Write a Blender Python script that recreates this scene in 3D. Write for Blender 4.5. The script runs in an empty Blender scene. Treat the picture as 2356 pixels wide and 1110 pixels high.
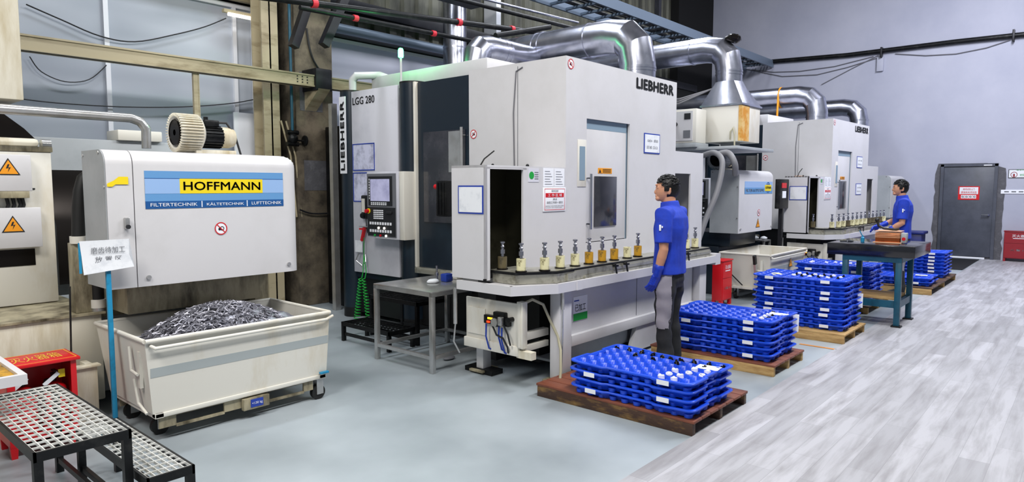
import bpy, bmesh, math, random
from mathutils import Vector, Matrix, noise
random.seed(7)
SC = bpy.context.scene
COL = SC.collection
# ---------------------------------------------------------------- camera
FPX, IW, IH = 1540.0, 2356.0, 1110.0
PITCH = math.atan(125.0/FPX)
YAW = math.atan(1352.0*math.cos(PITCH)/FPX)
CAMZ = 1.6
cam_d = bpy.data.cameras.new('camera'); cam = bpy.data.objects.new('camera', cam_d); COL.objects.link(cam)
cam_d.sensor_width = 36.0; cam_d.lens = 36.0*FPX/IW; cam_d.clip_end = 200
Fw = Vector((math.cos(YAW)*math.cos(PITCH), math.sin(YAW)*math.cos(PITCH), -math.sin(PITCH)))
Rt = Vector((math.sin(YAW), -math.cos(YAW), 0)); Up = Rt.cross(Fw)
cam.matrix_world = Matrix(((Rt.x, Up.x, -Fw.x, 0), (Rt.y, Up.y, -Fw.y, 0), (Rt.z, Up.z, -Fw.z, CAMZ), (0, 0, 0, 1)))
SC.camera = cam
def at(px, py, x=None, y=None, z=None):
    d = Fw + Rt*((px-IW/2)/FPX) - Up*((py-IH/2)/FPX)
    if x is not None: t = x/d.x
    elif y is not None: t = y/d.y
    else: t = (z-CAMZ)/d.z
    return Vector((0, 0, CAMZ)) + d*t
# ---------------------------------------------------------------- world, light, exposure
w = bpy.data.worlds.new('hall'); SC.world = w; w.use_nodes = True
bg = w.node_tree.nodes['Background']; bg.inputs[0].default_value = (0.82, 0.9, 1.0, 1); bg.inputs[1].default_value = 0.30
def area(loc, size, sy, power, color=(1, 1, 1), rot=(0, 0, 0)):
    l = bpy.data.lights.new('hall_light', 'AREA'); l.shape = 'RECTANGLE'; l.size = size; l.size_y = sy; l.energy = power; l.color = color
    o = bpy.data.objects.new('hall_light', l); COL.objects.link(o); o.location = loc; o.rotation_euler = rot
    return o
area((2.0, 0.4, 6.6), 3.0, 0.9, 350, (1, 0.98, 0.95), (math.radians(16), 0, 0))
area((7.5, 0.4, 6.6), 3.0, 0.9, 350, (0.97, 0.98, 1), (math.radians(16), 0, 0))
area((13.0, 0.8, 6.6), 3.0, 0.9, 520, (0.88, 0.9, 1), (math.radians(12), math.radians(-20), 0))
area((-1.5, 2.4, 5.6), 2.0, 1.2, 260, (1, 0.97, 0.92), (math.radians(10), math.radians(-38), 0))
area((4.0, 6.2, 6.8), 5.0, 0.5, 190, (0.9, 0.95, 1))
area((10.5, 6.0, 6.8), 5.0, 0.5, 190, (0.88, 0.92, 1))
SC.view_settings.view_transform = 'Standard'; SC.view_settings.look = 'None'; SC.view_settings.gamma = 1
SC.view_settings.use_curve_mapping = False; SC.view_settings.exposure = 0.0
# ---------------------------------------------------------------- materials
def lin(h):
    v = [int(h[i:i+2], 16)/255 for i in (0, 2, 4)]
    return tuple((c/12.92 if c <= .04045 else ((c+.055)/1.055)**2.4) for c in v)+(1,)
MATS = {}
def mat(name, col, rough=.5, metal=0, col2=None, nscale=4.0, lo=.5, hi=.7, stretch=(1, 1, 1), bump=0, bscale=30, emit=0, alpha=1, trans=0, coat=0, spec=.5, detail=6):
    m = bpy.data.materials.new(name); m.use_nodes = True; nt = m.node_tree; b = nt.nodes['Principled BSDF']
    c = lin(col); b.inputs['Base Color'].default_value = c; b.inputs['Roughness'].default_value = rough; b.inputs['Metallic'].default_value = metal
    b.inputs['Specular IOR Level'].default_value = spec
    b.inputs['Coat Weight'].default_value = coat; b.inputs['Transmission Weight'].default_value = trans; b.inputs['Alpha'].default_value = alpha
    if emit: b.inputs['Emission Color'].default_value = c; b.inputs['Emission Strength'].default_value = emit
    if col2 or bump:
        tc = nt.nodes.new('ShaderNodeTexCoord'); mp = nt.nodes.new('ShaderNodeMapping'); mp.inputs['Scale'].default_value = stretch
        nt.links.new(tc.outputs['Object'], mp.inputs[0])
    if col2:
        n = nt.nodes.new('ShaderNodeTexNoise'); n.inputs['Scale'].default_value = nscale; n.inputs['Detail'].default_value = detail; n.inputs['Roughness'].default_value = .65
        nt.links.new(mp.outputs[0], n.inputs['Vector'])
        r = nt.nodes.new('ShaderNodeMapRange'); r.inputs[1].default_value = lo; r.inputs[2].default_value = hi
        nt.links.new(n.outputs[0], r.inputs[0])
        x = nt.nodes.new('ShaderNodeMix'); x.data_type = 'RGBA'; x.inputs[6].default_value = c; x.inputs[7].default_value = lin(col2)
        nt.links.new(r.outputs[0], x.inputs[0]); nt.links.new(x.outputs[2], b.inputs['Base Color'])
    if bump:
        n2 = nt.nodes.new('ShaderNodeTexNoise'); n2.inputs['Scale'].default_value = bscale
        nt.links.new(mp.outputs[0], n2.inputs['Vector'])
        bp = nt.nodes.new('ShaderNodeBump'); bp.inputs['Strength'].default_value = bump; bp.inputs['Distance'].default_value = .01
        nt.links.new(n2.outputs[0], bp.inputs['Height']); nt.links.new(bp.outputs[0], b.inputs['Normal'])
    MATS[name] = m; return m
mat('white_paint', 'cbcacd', .38, col2='bfbebf', nscale=1.2, lo=.45, hi=.8)
mat('cream_paint', 'd8d5cc', .45, col2='b9a987', nscale=2.2, lo=.55, hi=.85, stretch=(1, 1, .35))
mat('stained_cream', 'd9d4c4', .5, col2='a08d5c', nscale=3.0, lo=.5, hi=.8, stretch=(1.4, 1.4, .25))
mat('oily_cream', 'a39a80', .4, col2='3d3522', nscale=4.0, lo=.42, hi=.68, stretch=(1.6, 1.6, .5))
mat('grey_panel', 'a4a9ad', .45, col2='8c9195', nscale=2, lo=.45, hi=.8)
mat('pale_grey', 'cfcfd8', .4, col2='bebfc9', nscale=1.5)
mat('navy', '131f2b', .32, col2='1a2a36', nscale=1.5)
mat('black', '0b0c0e', .5)
mat('black_metal', '1a1b1d', .4, .6, col2='3a3a38', nscale=9, lo=.5, hi=.8)
mat('rubber', '101010', .6)
mat('dark_glass', '26272e', .12, 0, spec=.9, col2='4c4a50', nscale=3, lo=.4, hi=.9)
mat('stainless', 'c2c2c2', .26, .75, col2='9a9892', nscale=5, lo=.45, hi=.8)
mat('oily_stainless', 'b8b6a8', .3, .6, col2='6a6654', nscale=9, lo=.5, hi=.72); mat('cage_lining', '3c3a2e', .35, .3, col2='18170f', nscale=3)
mat('galvanised', 'bcbecc', .27, .95, col2='989cab', nscale=6, lo=.4, hi=.7)
mat('chrome', 'c9ccd4', .15, 1)
mat('shaft_steel', '9a9ca6', .2, .9)
mat('black_steel', '25211f', .25, .8)
mat('blue_plastic', '1a4cd2', .32, col2='123eb8', nscale=3, spec=.45)
mat('dark_blue_plastic', '10206a', .4)
mat('white_plastic', 'e4e4ee', .4)
mat('label_white', 'e8eaf0', .6)
mat('paper', 'e2e5ea', .65, col2='cfd3da', nscale=14, lo=.5, hi=.7)
mat('film', 'cdcfe6', .2, col2='8f90a8', nscale=6, lo=.45, hi=.65)
mat('frame_blue', '1c3a9c', .4)
mat('cup_cream', 'd9d3a8', .5, col2='6d6340', nscale=22, lo=.5, hi=.66)
mat('cup_amber', 'b98a1c', .45, col2='5c4a1c', nscale=22, lo=.5, hi=.66)
mat('cup_brown', '5c5238', .5, col2='332c1c', nscale=22, lo=.45, hi=.66)
mat('rust_yellow', 'd8b878', .5, col2='c8861c', nscale=7, lo=.4, hi=.6); mat('yellow', 'e8ce10', .5); mat('orange', 'e8971a', .5); mat('red', 'c8101c', .35); mat('dark_red', '8a1220', .4)
mat('pale_blue', '8fb0dc', .45); mat('mid_blue', '5f93c6', .45); mat('deep_blue', '14508e', .45); mat('grey_blue', '7d93a4', .5)
mat('green', '169a3c', .45); mat('hose_green', '1ca83c', .35)
mat('ink', '16181c', .6); mat('ink_grey', '6a6c72', .6); mat('gold', 'd8b030', .4)
mat('teal_paint', '0f4f66', .42, col2='0c3c50', nscale=5)
mat('stand_blue', '1a84b0', .4, col2='14607c', nscale=8)
mat('granite', '17181d', .14, spec=.6, col2='22242a', nscale=60)
mat('copper', 'a85a30', .3, .7, col2='7a3c1e', nscale=9)
mat('copper_edge', 'e8b48c', .4)
mat('cardboard', '9a6a48', .8)
mat('wood_pale', 'c2a06a', .7, col2='8a6434', nscale=5, lo=.4, hi=.75, stretch=(6, 1, 6), bump=.2)
mat('wood_dark', '402a1e', .55, col2='96743c', nscale=4, lo=.5, hi=.75, stretch=(4, 1, 4), bump=.2)
mat('wood_red', '7a4430', .55, col2='5a3020', nscale=4, stretch=(4, 1, 4))
mat('concrete', '6e6454', .85, col2='342e28', nscale=3.5, lo=.4, hi=.68, bump=.4, bscale=14)
mat('mortar', '55555a', .9, col2='6a6a70', nscale=8, bump=.5, bscale=30)
mat('beam_cream', 'b3a78a', .55, col2='6e5f40', nscale=3, lo=.5, hi=.75, stretch=(.5, 2, 2))
mat('dark_steel', '1b1c22', .45, .3, col2='2c2c32', nscale=4)
mat('rail_grey', '717f90', .4, .3)
mat('cladding', '6c6c60', .5, .2, col2='36362f', nscale=2.5, lo=.4, hi=.7, stretch=(1, 1, .25))
mat('void', '0a0a0c', .9)
mat('frost', 'b8bec8', .35, col2='8a929e', nscale=1.1, lo=.35, hi=.75, stretch=(.35, 1, 1.6), detail=2)
mat('frost_pale', 'd6d9ee', .35, col2='8c92ac', nscale=1.0, lo=.4, hi=.75, stretch=(.25, 1, 2.2), detail=2)
mat('lamp_green', '30ff70', .3, emit=30)
mat('grating', 'e2e2de', .35, .25, col2='b4b2a8', nscale=12)
mat('stripe', 'a3aaab', .5)
mat('lamp_red', 'ff3010', .3, emit=3); mat('lamp_amber', 'ffb020', .3, emit=2.5); mat('lamp_white', 'fff4e6', .3, emit=2.5)
mat('screen', 'b4b4d4', .12, emit=.25, col2='8080a8', nscale=3)
mat('door_grey', '4a4e5a', .4, col2='3a3e48', nscale=3, lo=.4, hi=.7)
mat('chips', '92929c', .38, .6, col2='303036', nscale=12)
mat('skin', 'c08a6c', .5); mat('hair', '0c0c0d', .42, bump=.5, bscale=60, spec=.3)
mat('shirt', '1238b4', .75, col2='0d2c96', nscale=5, bump=.35, bscale=9)
mat('trousers', '17181c', .75, col2='24252b', nscale=5, bump=.4, bscale=10)
mat('trouser_grey', '8a8690', .75, bump=.3, bscale=12)
mat('glove', '1638b4', .4, col2='0e2a90', nscale=10, bump=.2)
mat('pvc_hose', 'a9a48c', .4); mat('grey_hose', '7c7c80', .5)
mat('tape_red', 'd02838', .5); mat('cable', '15161a', .5); mat('cable_grey', '6a6a70', .5)
mat('orange_line', 'd08a40', .6)
def wall_mat():
    m = mat('plaster', 'b3b5c3', .8, col2='a2a5b6', nscale=.5, lo=.35, hi=.7, bump=.15, bscale=6)
wall_mat()
def floor_mat():
    m = bpy.data.materials.new('epoxy_floor'); m.use_nodes = True; nt = m.node_tree; b = nt.nodes['Principled BSDF']
    tc = nt.nodes.new('ShaderNodeTexCoord'); N = nt.nodes.new
    n1 = N('ShaderNodeTexNoise'); n1.inputs['Scale'].default_value = .8; n1.inputs['Detail'].default_value = 8
    n2 = N('ShaderNodeTexNoise'); n2.inputs['Scale'].default_value = 14; n2.inputs['Detail'].default_value = 8; n2.inputs['Roughness'].default_value = .8
    for n in (n1, n2): nt.links.new(tc.outputs['Object'], n.inputs['Vector'])
    r1 = N('ShaderNodeValToRGB'); r1.color_ramp.elements[0].color = lin('868f95'); r1.color_ramp.elements[0].position = .35; r1.color_ramp.elements[1].color = lin('a6afb5'); r1.color_ramp.elements[1].position = .62
    nt.links.new(n1.outputs[0], r1.inputs[0])
    r2 = N('ShaderNodeMapRange'); r2.inputs[1].default_value = .66; r2.inputs[2].default_value = .74
    nt.links.new(n2.outputs[0], r2.inputs[0])
    x = N('ShaderNodeMix'); x.data_type = 'RGBA'; x.inputs[7].default_value = lin('5c625f')
    nt.links.new(r2.outputs[0], x.inputs[0]); nt.links.new(r1.outputs[0], x.inputs[6]); nt.links.new(x.outputs[2], b.inputs['Base Color'])
    rr = N('ShaderNodeMapRange'); rr.inputs[3].default_value = .28; rr.inputs[4].default_value = .5
    nt.links.new(n1.outputs[0], rr.inputs[0]); nt.links.new(rr.outputs[0], b.inputs['Roughness'])
    MATS['epoxy_floor'] = m
    m = bpy.data.materials.new('plank_floor'); m.use_nodes = True; nt = m.node_tree; b = nt.nodes['Principled BSDF']; N = nt.nodes.new
    tc = N('ShaderNodeTexCoord')
    br = N('ShaderNodeTexBrick'); br.inputs['Scale'].default_value = 1; br.inputs['Brick Width'].default_value = .92; br.inputs['Row Height'].default_value = .152
    br.inputs['Mortar Size'].default_value = .0012; br.inputs['Color1'].default_value = lin('b6b6bc'); br.inputs['Color2'].default_value = lin('9c9ca1'); br.inputs['Mortar'].default_value = lin('8c8c90')
    br.offset = .37
    nt.links.new(tc.outputs['Object'], br.inputs['Vector'])
    mp = N('ShaderNodeMapping'); mp.inputs['Scale'].default_value = (1.0, 9, 1); nt.links.new(tc.outputs['Object'], mp.inputs[0])
    n = N('ShaderNodeTexNoise'); n.inputs['Scale'].default_value = 1.6; n.inputs['Detail'].default_value = 5; n.inputs['Roughness'].default_value = .6; n.inputs['Distortion'].default_value = .3
    nt.links.new(mp.outputs[0], n.inputs['Vector'])
    r = N('ShaderNodeMapRange'); r.inputs[1].default_value = .42; r.inputs[2].default_value = .7; r.inputs[4].default_value = .7
    nt.links.new(n.outputs[0], r.inputs[0])
    x = N('ShaderNodeMix'); x.data_type = 'RGBA'; x.inputs[7].default_value = lin('7c7a7c')
    nt.links.new(r.outputs[0], x.inputs[0]); nt.links.new(br.outputs[0], x.inputs[6]); nt.links.new(x.outputs[2], b.inputs['Base Color'])
    b.inputs['Roughness'].default_value = .5
    MATS['plank_floor'] = m
floor_mat()
# ---------------------------------------------------------------- mesh helpers
class MB:
    def __init__(s): s.b = bmesh.new()
    def box(s, x0, x1, y0, y1, z0, z1, bev=0, M=None, seg=2):
        c = Vector(((x0+x1)/2, (y0+y1)/2, (z0+z1)/2)); d = (abs(x1-x0), abs(y1-y0), abs(z1-z0))
        r = bmesh.ops.create_cube(s.b, size=1)
        for v in r['verts']: v.co = Vector((v.co.x*d[0], v.co.y*d[1], v.co.z*d[2]))+c
        vs = r['verts']
        if bev:
            es = list({e for v in vs for e in v.link_edges})
            o = bmesh.ops.bevel(s.b, geom=es, offset=min(bev, min(d)*.45), segments=seg, profile=.5, affect='EDGES')
            vs = list({v for f in o['faces'] for v in f.verts} | {v for v in vs if v.is_valid})
        if M:
            for v in vs: v.co = M @ v.co
        return s
    def bar(s, a, b_, w, h=None):
        a = Vector(a); b_ = Vector(b_); d = b_-a; h = h or w
        q = d.to_track_quat('X', 'Z').to_matrix().to_4x4(); q.translation = (a+b_)/2
        return s.box(-d.length/2, d.length/2, -w/2, w/2, -h/2, h/2, M=q)
    def tube(s, pts, r, n=16, cap=True, radii=None):
        pts = [Vector(p) for p in pts]; m = len(pts)
        ds = [(pts[i+1]-pts[i]).normalized() for i in range(m-1)]
        up = Vector((0, 0, 1)) if abs(ds[0].z) < .9 else Vector((1, 0, 0))
        a = ds[0].cross(up).normalized(); rings = []
        for i in range(m):
            din = ds[max(0, i-1)]
            if i > 1:
                q = ds[i-2].rotation_difference(ds[i-1]); a = q @ a
            b2 = din.cross(a).normalized()
            tb = din if i in (0, m-1) else (ds[i-1]+ds[i]).normalized()
            rr = radii[i] if radii else r; ring = []
            for k in range(n):
                t = 2*math.pi*k/n; off = (a*math.cos(t)+b2*math.sin(t))*rr
                dd = din.dot(tb)
                if abs(dd) > .3: off -= din*(off.dot(tb)/dd)
                ring.append(s.b.verts.new(pts[i]+off))
            rings.append(ring)
        for i in range(m-1):
            for k in range(n): s.b.faces.new((rings[i][k], rings[i][(k+1) % n], rings[i+1][(k+1) % n], rings[i+1][k]))
        if cap: s.b.faces.new(rings[0][::-1]); s.b.faces.new(rings[-1])
        return s
    def cyl(s, a, b_, r, n=20, r2=None): return s.tube([a, b_], r, n, True, [r, r if r2 is None else r2])
    def loft(s, rings, cap=True):
        R = [[s.b.verts.new(p) for p in ring] for ring in rings]; n = len(R[0])
        for i in range(len(R)-1):
            for k in range(n): s.b.faces.new((R[i][k], R[i][(k+1) % n], R[i+1][(k+1) % n], R[i+1][k]))
        if cap: s.b.faces.new(R[0][::-1]); s.b.faces.new(R[-1])
        return s
    def lathe(s, prof, c=(0, 0, 0), n=24, axis='z'):
        rings = []
        for r, h in prof:
            ring = []
            for k in range(n):
                t = 2*math.pi*k/n; p = (r*math.cos(t), r*math.sin(t), h)
                if axis == 'x': p = (h, p[0], p[1])
                if axis == 'y': p = (p[1], h, p[0])
                ring.append(Vector(p)+Vector(c))
            rings.append(ring)
        return s.loft(rings)
    def prism(s, poly, axis, a, b_):
        def P(u, v, w): return {'x': (w, u, v), 'y': (u, w, v), 'z': (u, v, w)}[axis]
        return s.loft([[P(u, v, a) for u, v in poly], [P(u, v, b_) for u, v in poly]])
    def quad(s, *p): s.b.faces.new([s.b.verts.new(q) for q in p]); return s
    def ball(s, c, r, sc=(1, 1, 1), n=16, m=10, M=None):
        rr = bmesh.ops.create_uvsphere(s.b, u_segments=n, v_segments=m, radius=r)
        for v in rr['verts']:
            v.co = Vector((v.co.x*sc[0], v.co.y*sc[1], v.co.z*sc[2]))
            if M: v.co = M @ v.co
            v.co += Vector(c)
        return s
def setm(o, m): o.data.materials.append(MATS[m])
def rootpos(p):
    v = Vector((0, 0, 0))
    while p is not None: v += p.location; p = p.parent
    return v
def finish(me, sharp=35):
    bm = bmesh.new(); bm.from_mesh(me); bmesh.ops.recalc_face_normals(bm, faces=bm.faces); bm.to_mesh(me); bm.free()
    me.polygons.foreach_set('use_smooth', [True]*len(me.polygons)); me.set_sharp_from_angle(angle=math.radians(sharp)); me.update()
def obj(name, mb, m, parent=None, label=None, sharp=35):
    me = bpy.data.meshes.new(name); mb.b.to_mesh(me) if isinstance(mb, MB) else None
    if isinstance(mb, MB): mb.b.free()
    else: me = mb
    if parent is None:
        xs = [v.co for v in me.vertices]
        c = Vector(((min(v.x for v in xs)+max(v.x for v in xs))/2, (min(v.y for v in xs)+max(v.y for v in xs))/2, min(v.z for v in xs)))
    else: c = rootpos(parent)
    for v in me.vertices: v.co -= c
    if isinstance(mb, MB): finish(me, sharp)
    o = bpy.data.objects.new(name, me); COL.objects.link(o); setm(o, m)
    if parent is None: o.location = c
    else: o.parent = parent
    if label: o['label'] = label
    return o
def tag(o, label, cat, group=None):
    o['label'] = label; o['category'] = cat
    if group: o['group'] = group
    return o
def thing(name, label, cat, loc, group=None):
    o = bpy.data.objects.new(name, None); COL.objects.link(o); o.location = loc; o.empty_display_size = .1
    return tag(o, label, cat, group)
def struct(name, mb, m, parent=None):
    o = obj(name, mb, m, parent)
    if parent is None: o['kind'] = 'structure'
    return o
def copy_tree(o, label=None, loc=None, rz=None, parent=None):
    c = o.copy(); COL.objects.link(c); c.parent = parent
    if label: c['label'] = label
    if loc is not None: c.location = loc
    if rz is not None: c.rotation_euler = (0, 0, rz)
    for ch in list(o.children): copy_tree(ch, parent=c)
    return c
# face frames: 'F' = plane y=const facing -Y, 'L' = plane x=const facing -X, 'T' = top z=const
def fr(face, val, off):
    if face == 'F': return lambda u, v: Vector((u, val-off, v))
    if face == 'L': return lambda u, v: Vector((val-off, u, v))
    return lambda u, v: Vector((u, v, val+off))
def decal(mb, face, val, u0, u1, v0, v1, t=.003, bev=0):
    if face == 'F': return mb.box(u0, u1, val-t, val-.0002, v0, v1, bev)
    if face == 'L': return mb.box(val-t, val-.0002, min(u0, u1), max(u0, u1), v0, v1, bev)
    return mb.box(u0, u1, v0, v1, val+.0002, val+t, bev)
def text(name, s, face, val, u0, u1, v0, v1, m, parent, off=.004, bold=0, vertical=False, fixaspect=False):
    cu = bpy.data.curves.new(name, 'FONT'); cu.body = s; cu.space_character = 1.0+1.6*bold; cu.resolution_u = 3
    t = bpy.data.objects.new('t', cu); COL.objects.link(t)
    dg = bpy.context.evaluated_depsgraph_get(); dg.update()
    me = bpy.data.meshes.new_from_object(t.evaluated_get(dg)); bpy.data.objects.remove(t)
    if not me.vertices: return None
    pts = [(v.co.y, -v.co.x) if vertical else (v.co.x, v.co.y) for v in me.vertices]
    if vertical: pts = [(-v.co.y, v.co.x) for v in me.vertices]
    xa, xb = min(p[0] for p in pts), max(p[0] for p in pts); ya, yb = min(p[1] for p in pts), max(p[1] for p in pts)
    f = fr(face, val, off)
    for v, p in zip(me.vertices, pts):
        v.co = f(u0+(u1-u0)*(p[0]-xa)/(xb-xa), v0+(v1-v0)*(p[1]-ya)/(yb-ya))
    if bold:
        me.transform(Matrix.Identity(4)); bm = bmesh.new(); n0 = len(me.vertices); bm.from_mesh(me); g0 = bm.verts[:]+bm.edges[:]+bm.faces[:]
        du = (f(u1, v0)-f(u0, v0)).normalized(); dv = (f(u0, v1)-f(u0, v0)).normalized(); hh = abs(u1-u0) if vertical else abs(v1-v0); e = hh*min(.1, bold*2.2)
        for k, (a_, b_) in enumerate(((1, 0), (-1, 0), (0, .6), (0, -.6))):
            g = bmesh.ops.duplicate(bm, geom=g0)['geom']
            for q in g:
                if isinstance(q, bmesh.types.BMVert): q.co += (du*a_+dv*b_)*e
        bm.to_mesh(me); bm.free()
    me.name = name
    c = rootpos(parent)
    for v in me.vertices: v.co -= c
    o = bpy.data.objects.new(name, me); COL.objects.link(o); setm(o, m); o.parent = parent
    return o
def circle_pts(f, cu, cv, r, n=24): return [f(cu+r*math.cos(2*math.pi*k/n), cv+r*math.sin(2*math.pi*k/n)) for k in range(n)]
def disc(mb, face, val, cu, cv, r, off=.004, n=24): mb.b.faces.new([mb.b.verts.new(p) for p in circle_pts(fr(face, val, off), cu, cv, r, n)]); return mb
def ringd(mb, face, val, cu, cv, r1, r2, off=.005, n=28):
    f = fr(face, val, off); A = [mb.b.verts.new(p) for p in circle_pts(f, cu, cv, r1, n)]; B = [mb.b.verts.new(p) for p in circle_pts(f, cu, cv, r2, n)]
    for k in range(n): mb.b.faces.new((A[k], A[(k+1) % n], B[(k+1) % n], B[k]))
    return mb
def poly(mb, face, val, pts, off=.005): f = fr(face, val, off); mb.b.faces.new([mb.b.verts.new(f(u, v)) for u, v in pts]); return mb
def line2(mb, face, val, p, q, wd, off=.006):
    p = Vector(p); q = Vector(q); d = (q-p).normalized(); n = Vector((-d.y, d.x))*wd/2
    return poly(mb, face, val, [tuple(p+n), tuple(q+n), tuple(q-n), tuple(p-n)], off)
def warning(face, val, u, v, s, parent, hand=False, name='warning_sticker'):
    t = MB(); poly(t, face, val, [(u-s/2, v), (u+s/2, v), (u, v+s*.87)], .003); a = obj(name, t, 'ink', parent)
    t = MB(); poly(t, face, val, [(u-s*.41, v+s*.055), (u+s*.41, v+s*.055), (u, v+s*.77)], .0045); obj('yellow_field', t, 'orange', a)
    t = MB(); pts = [(u-.03*s, v+.55*s), (u-.11*s, v+.33*s), (u+.02*s, v+.36*s), (u-.04*s, v+.14*s), (u+.1*s, v+.4*s), (u-.01*s, v+.38*s), (u+.05*s, v+.55*s)]
    poly(t, face, val, pts, .006); obj('symbol', t, 'ink', a)
    return a
def prohibit(face, val, u, v, r, parent):
    t = MB(); disc(t, face, val, u, v, r*.98, .003); a = obj('prohibition_sticker', t, 'label_white', parent)
    t = MB(); ringd(t, face, val, u, v, r, r*.84, .0045); line2(t, face, val, (u-r*.62, v+r*.62), (u+r*.62, v-r*.62), r*.14, .0055); obj('red_ring', t, 'red', a)
    t = MB(); poly(t, face, val, [(u-.45*r, v-.05*r), (u-.2*r, v+.25*r), (u-.05*r, v+.1*r), (u-.1*r, v-.3*r), (u-.35*r, v-.3*r)], .004); ringd(t, face, val, u+.18*r, v, r*.34, r*.22, .004); obj('symbol', t, 'ink', a)
    return a

def objs(name, items, m, parent):
    for fn in items:
        mb = MB(); fn(mb); obj(name, mb, m, parent)
# ================================================================ SETTING
YW, XW, SEAM = 8.6, 17.95, 1.88
struct('floor', MB().box(-8, XW, SEAM, YW, -.1, 0), 'epoxy_floor')
struct('floor.001', MB().box(-8, XW, -9, SEAM, -.1, .004), 'plank_floor')
struct('ceiling', MB().box(-8, XW+.3, -9, YW+.3, 7.6, 7.7), 'dark_steel')
struct('wall_right', MB().box(XW, XW+.25, -9, 8.35, -.1, 7.6), 'plaster')
struct('wall_back', MB().box(-8, XW+.3, YW, YW+.2, -.1, 7.6), 'dark_steel')
m = MB(); x = 4.9; zc = 3.95      # corrugated cladding high on the back wall
prof = []
while x < 17.2:
    prof += [(x, 0), (x+.1, 0), (x+.13, .05), (x+.27, .05)]; x += .3
for i in range(len(prof)-1):
    a, b_ = prof[i], prof[i+1]
    m.quad((a[0], YW-.02-a[1], zc), (b_[0], YW-.02-b_[1], zc), (b_[0], YW-.02-b_[1], 7.55), (a[0], YW-.02-a[1], 7.55))
struct('trim_1', m, 'cladding')
# lower sheet glazing of the back wall
def window(n, x0, x1, z0, z1, mt, mull=()):
    w_ = struct('window_%d' % n, MB().box(x0, x1, YW-.05, YW-.01, z0, z1), mt)
    fm = MB(); t = .05
    fm.box(x0, x1, YW-.09, YW-.05, z0-t, z0); fm.box(x0, x1, YW-.09, YW-.05, z1, z1+t)
    for xm in (x0, x1)+tuple(mull): fm.box(xm-t/2, xm+t/2, YW-.09, YW-.04, z0, z1)
    obj('window_frame', fm, 'label_white', w_)
a = at(240, 100, y=YW).x; b_ = at(533, 100, y=YW).x
window(1, .4, 4.55, .9, 3.9, 'frost', (a, b_))
window(2, 5.45, 8.6, 1.2, 3.72, 'frost_pale')
struct('trim_2', MB().box(4.9, 8.8, YW-.3, YW-.1, 3.78, 3.9, .02), 'dark_steel')
struct('trim_3', MB().box(-.5, 17.0, YW-.34, YW-.1, 4.12, 4.3, .02), 'dark_steel')
struct('trim_4', MB().box(.4, 4.7, YW-.2, YW-.12, 3.97, 4.04, .01), 'beam_cream')
p = at(537, 258, y=8.45); q = at(608, 350, y=8.45)
tag(obj('white_board', MB().box(p.x, q.x, 8.44, 8.47, 1.7, p.z, .005), 'label_white'), 'plain bright white board leaning on the back wall beside the cream column', 'board')
# tube lamp at the top of the back wall
a = at(525, 32, y=8.3); b_ = at(612, 48, y=8.3)
t = thing('tube_lamp', 'long slim wall lamp high beside the cream steel column', 'lamp', (a.x, 8.3, a.z))
obj('lamp_housing', MB().bar((a.x-.05, 8.33, a.z+.04), (b_.x, 8.33, a.z+.04), .06, .04), 'beam_cream', t)
obj('lamp_tube', MB().cyl((a.x, 8.3, a.z), (b_.x, 8.3, a.z), .022), 'lamp_white', t)
# columns
m = MB(); m.box(4.8, 5.37, 7.95, 8.45, 0, 7.5, .015)
c = thing('concrete_column', 'stained rough concrete column behind the filter unit', 'column', (5.08, 8.2, 0)); c['kind'] = 'structure'
obj('shaft', m, 'concrete', c)
m = MB(); m.box(4.9, 5.3, 7.945, 7.952, 1.55, 1.95); m.box(4.86, 5.2, 7.945, 7.952, 2.6, 3.1); obj('patch', m, 'mortar', c)
m = MB(); m.box(4.38, 4.6, 8.0, 8.02, 0, 7.5); m.box(4.38, 4.6, 8.24, 8.26, 0, 7.5); m.box(4.48, 4.5, 8.0, 8.26, 0, 7.5)
st = obj('steel_column', m, 'beam_cream'); tag(st, 'cream painted steel column left of the concrete column', 'column'); st['kind'] = 'structure'
m = MB(); m.box(4.62, 4.78, 8.3, 8.45, 0, 7.5); st = obj('downpipe_casing', m, 'void'); tag(st, 'dark casing between the cream column and the concrete column', 'casing'); st['kind'] = 'structure'
m = MB()
for dx in (0, .07): m.tube([(4.6+dx, 7.98, 2.45), (4.72+dx, 7.97, 2.0), (4.78+dx, 7.96, 1.2)], .012, 8)
tag(obj('leaning_rod', m, 'beam_cream'), 'two thin cream rods leaning at the foot of the cream column', 'rod')
# valve on a pipe
t = thing('valve', 'black handwheel valve hanging on a thin pipe before the concrete column', 'valve', (4.75, 7.9, 2.1))
obj('pipe', MB().cyl((4.7, 7.88, 2.25), (4.7, 7.88, 5.2), .018, 12), 'teal_paint', t)
m = MB(); m.ball((4.7, 7.88, 2.22), .07); m.cyl((4.62, 7.88, 2.3), (4.78, 7.88, 2.3), .03); m.cyl((4.62, 7.88, 2.15), (4.78, 7.88, 2.15), .03); obj('valve_body', m, 'black_metal', t)
m = MB(); m.lathe([(.055, 0), (.07, .01), (.07, .025), (.055, .03)], (4.86, 7.88, 2.2), 20, 'x'); m.cyl((4.7, 7.88, 2.2), (4.87, 7.88, 2.2), .012); obj('handwheel', m, 'black_metal', t)
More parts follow.
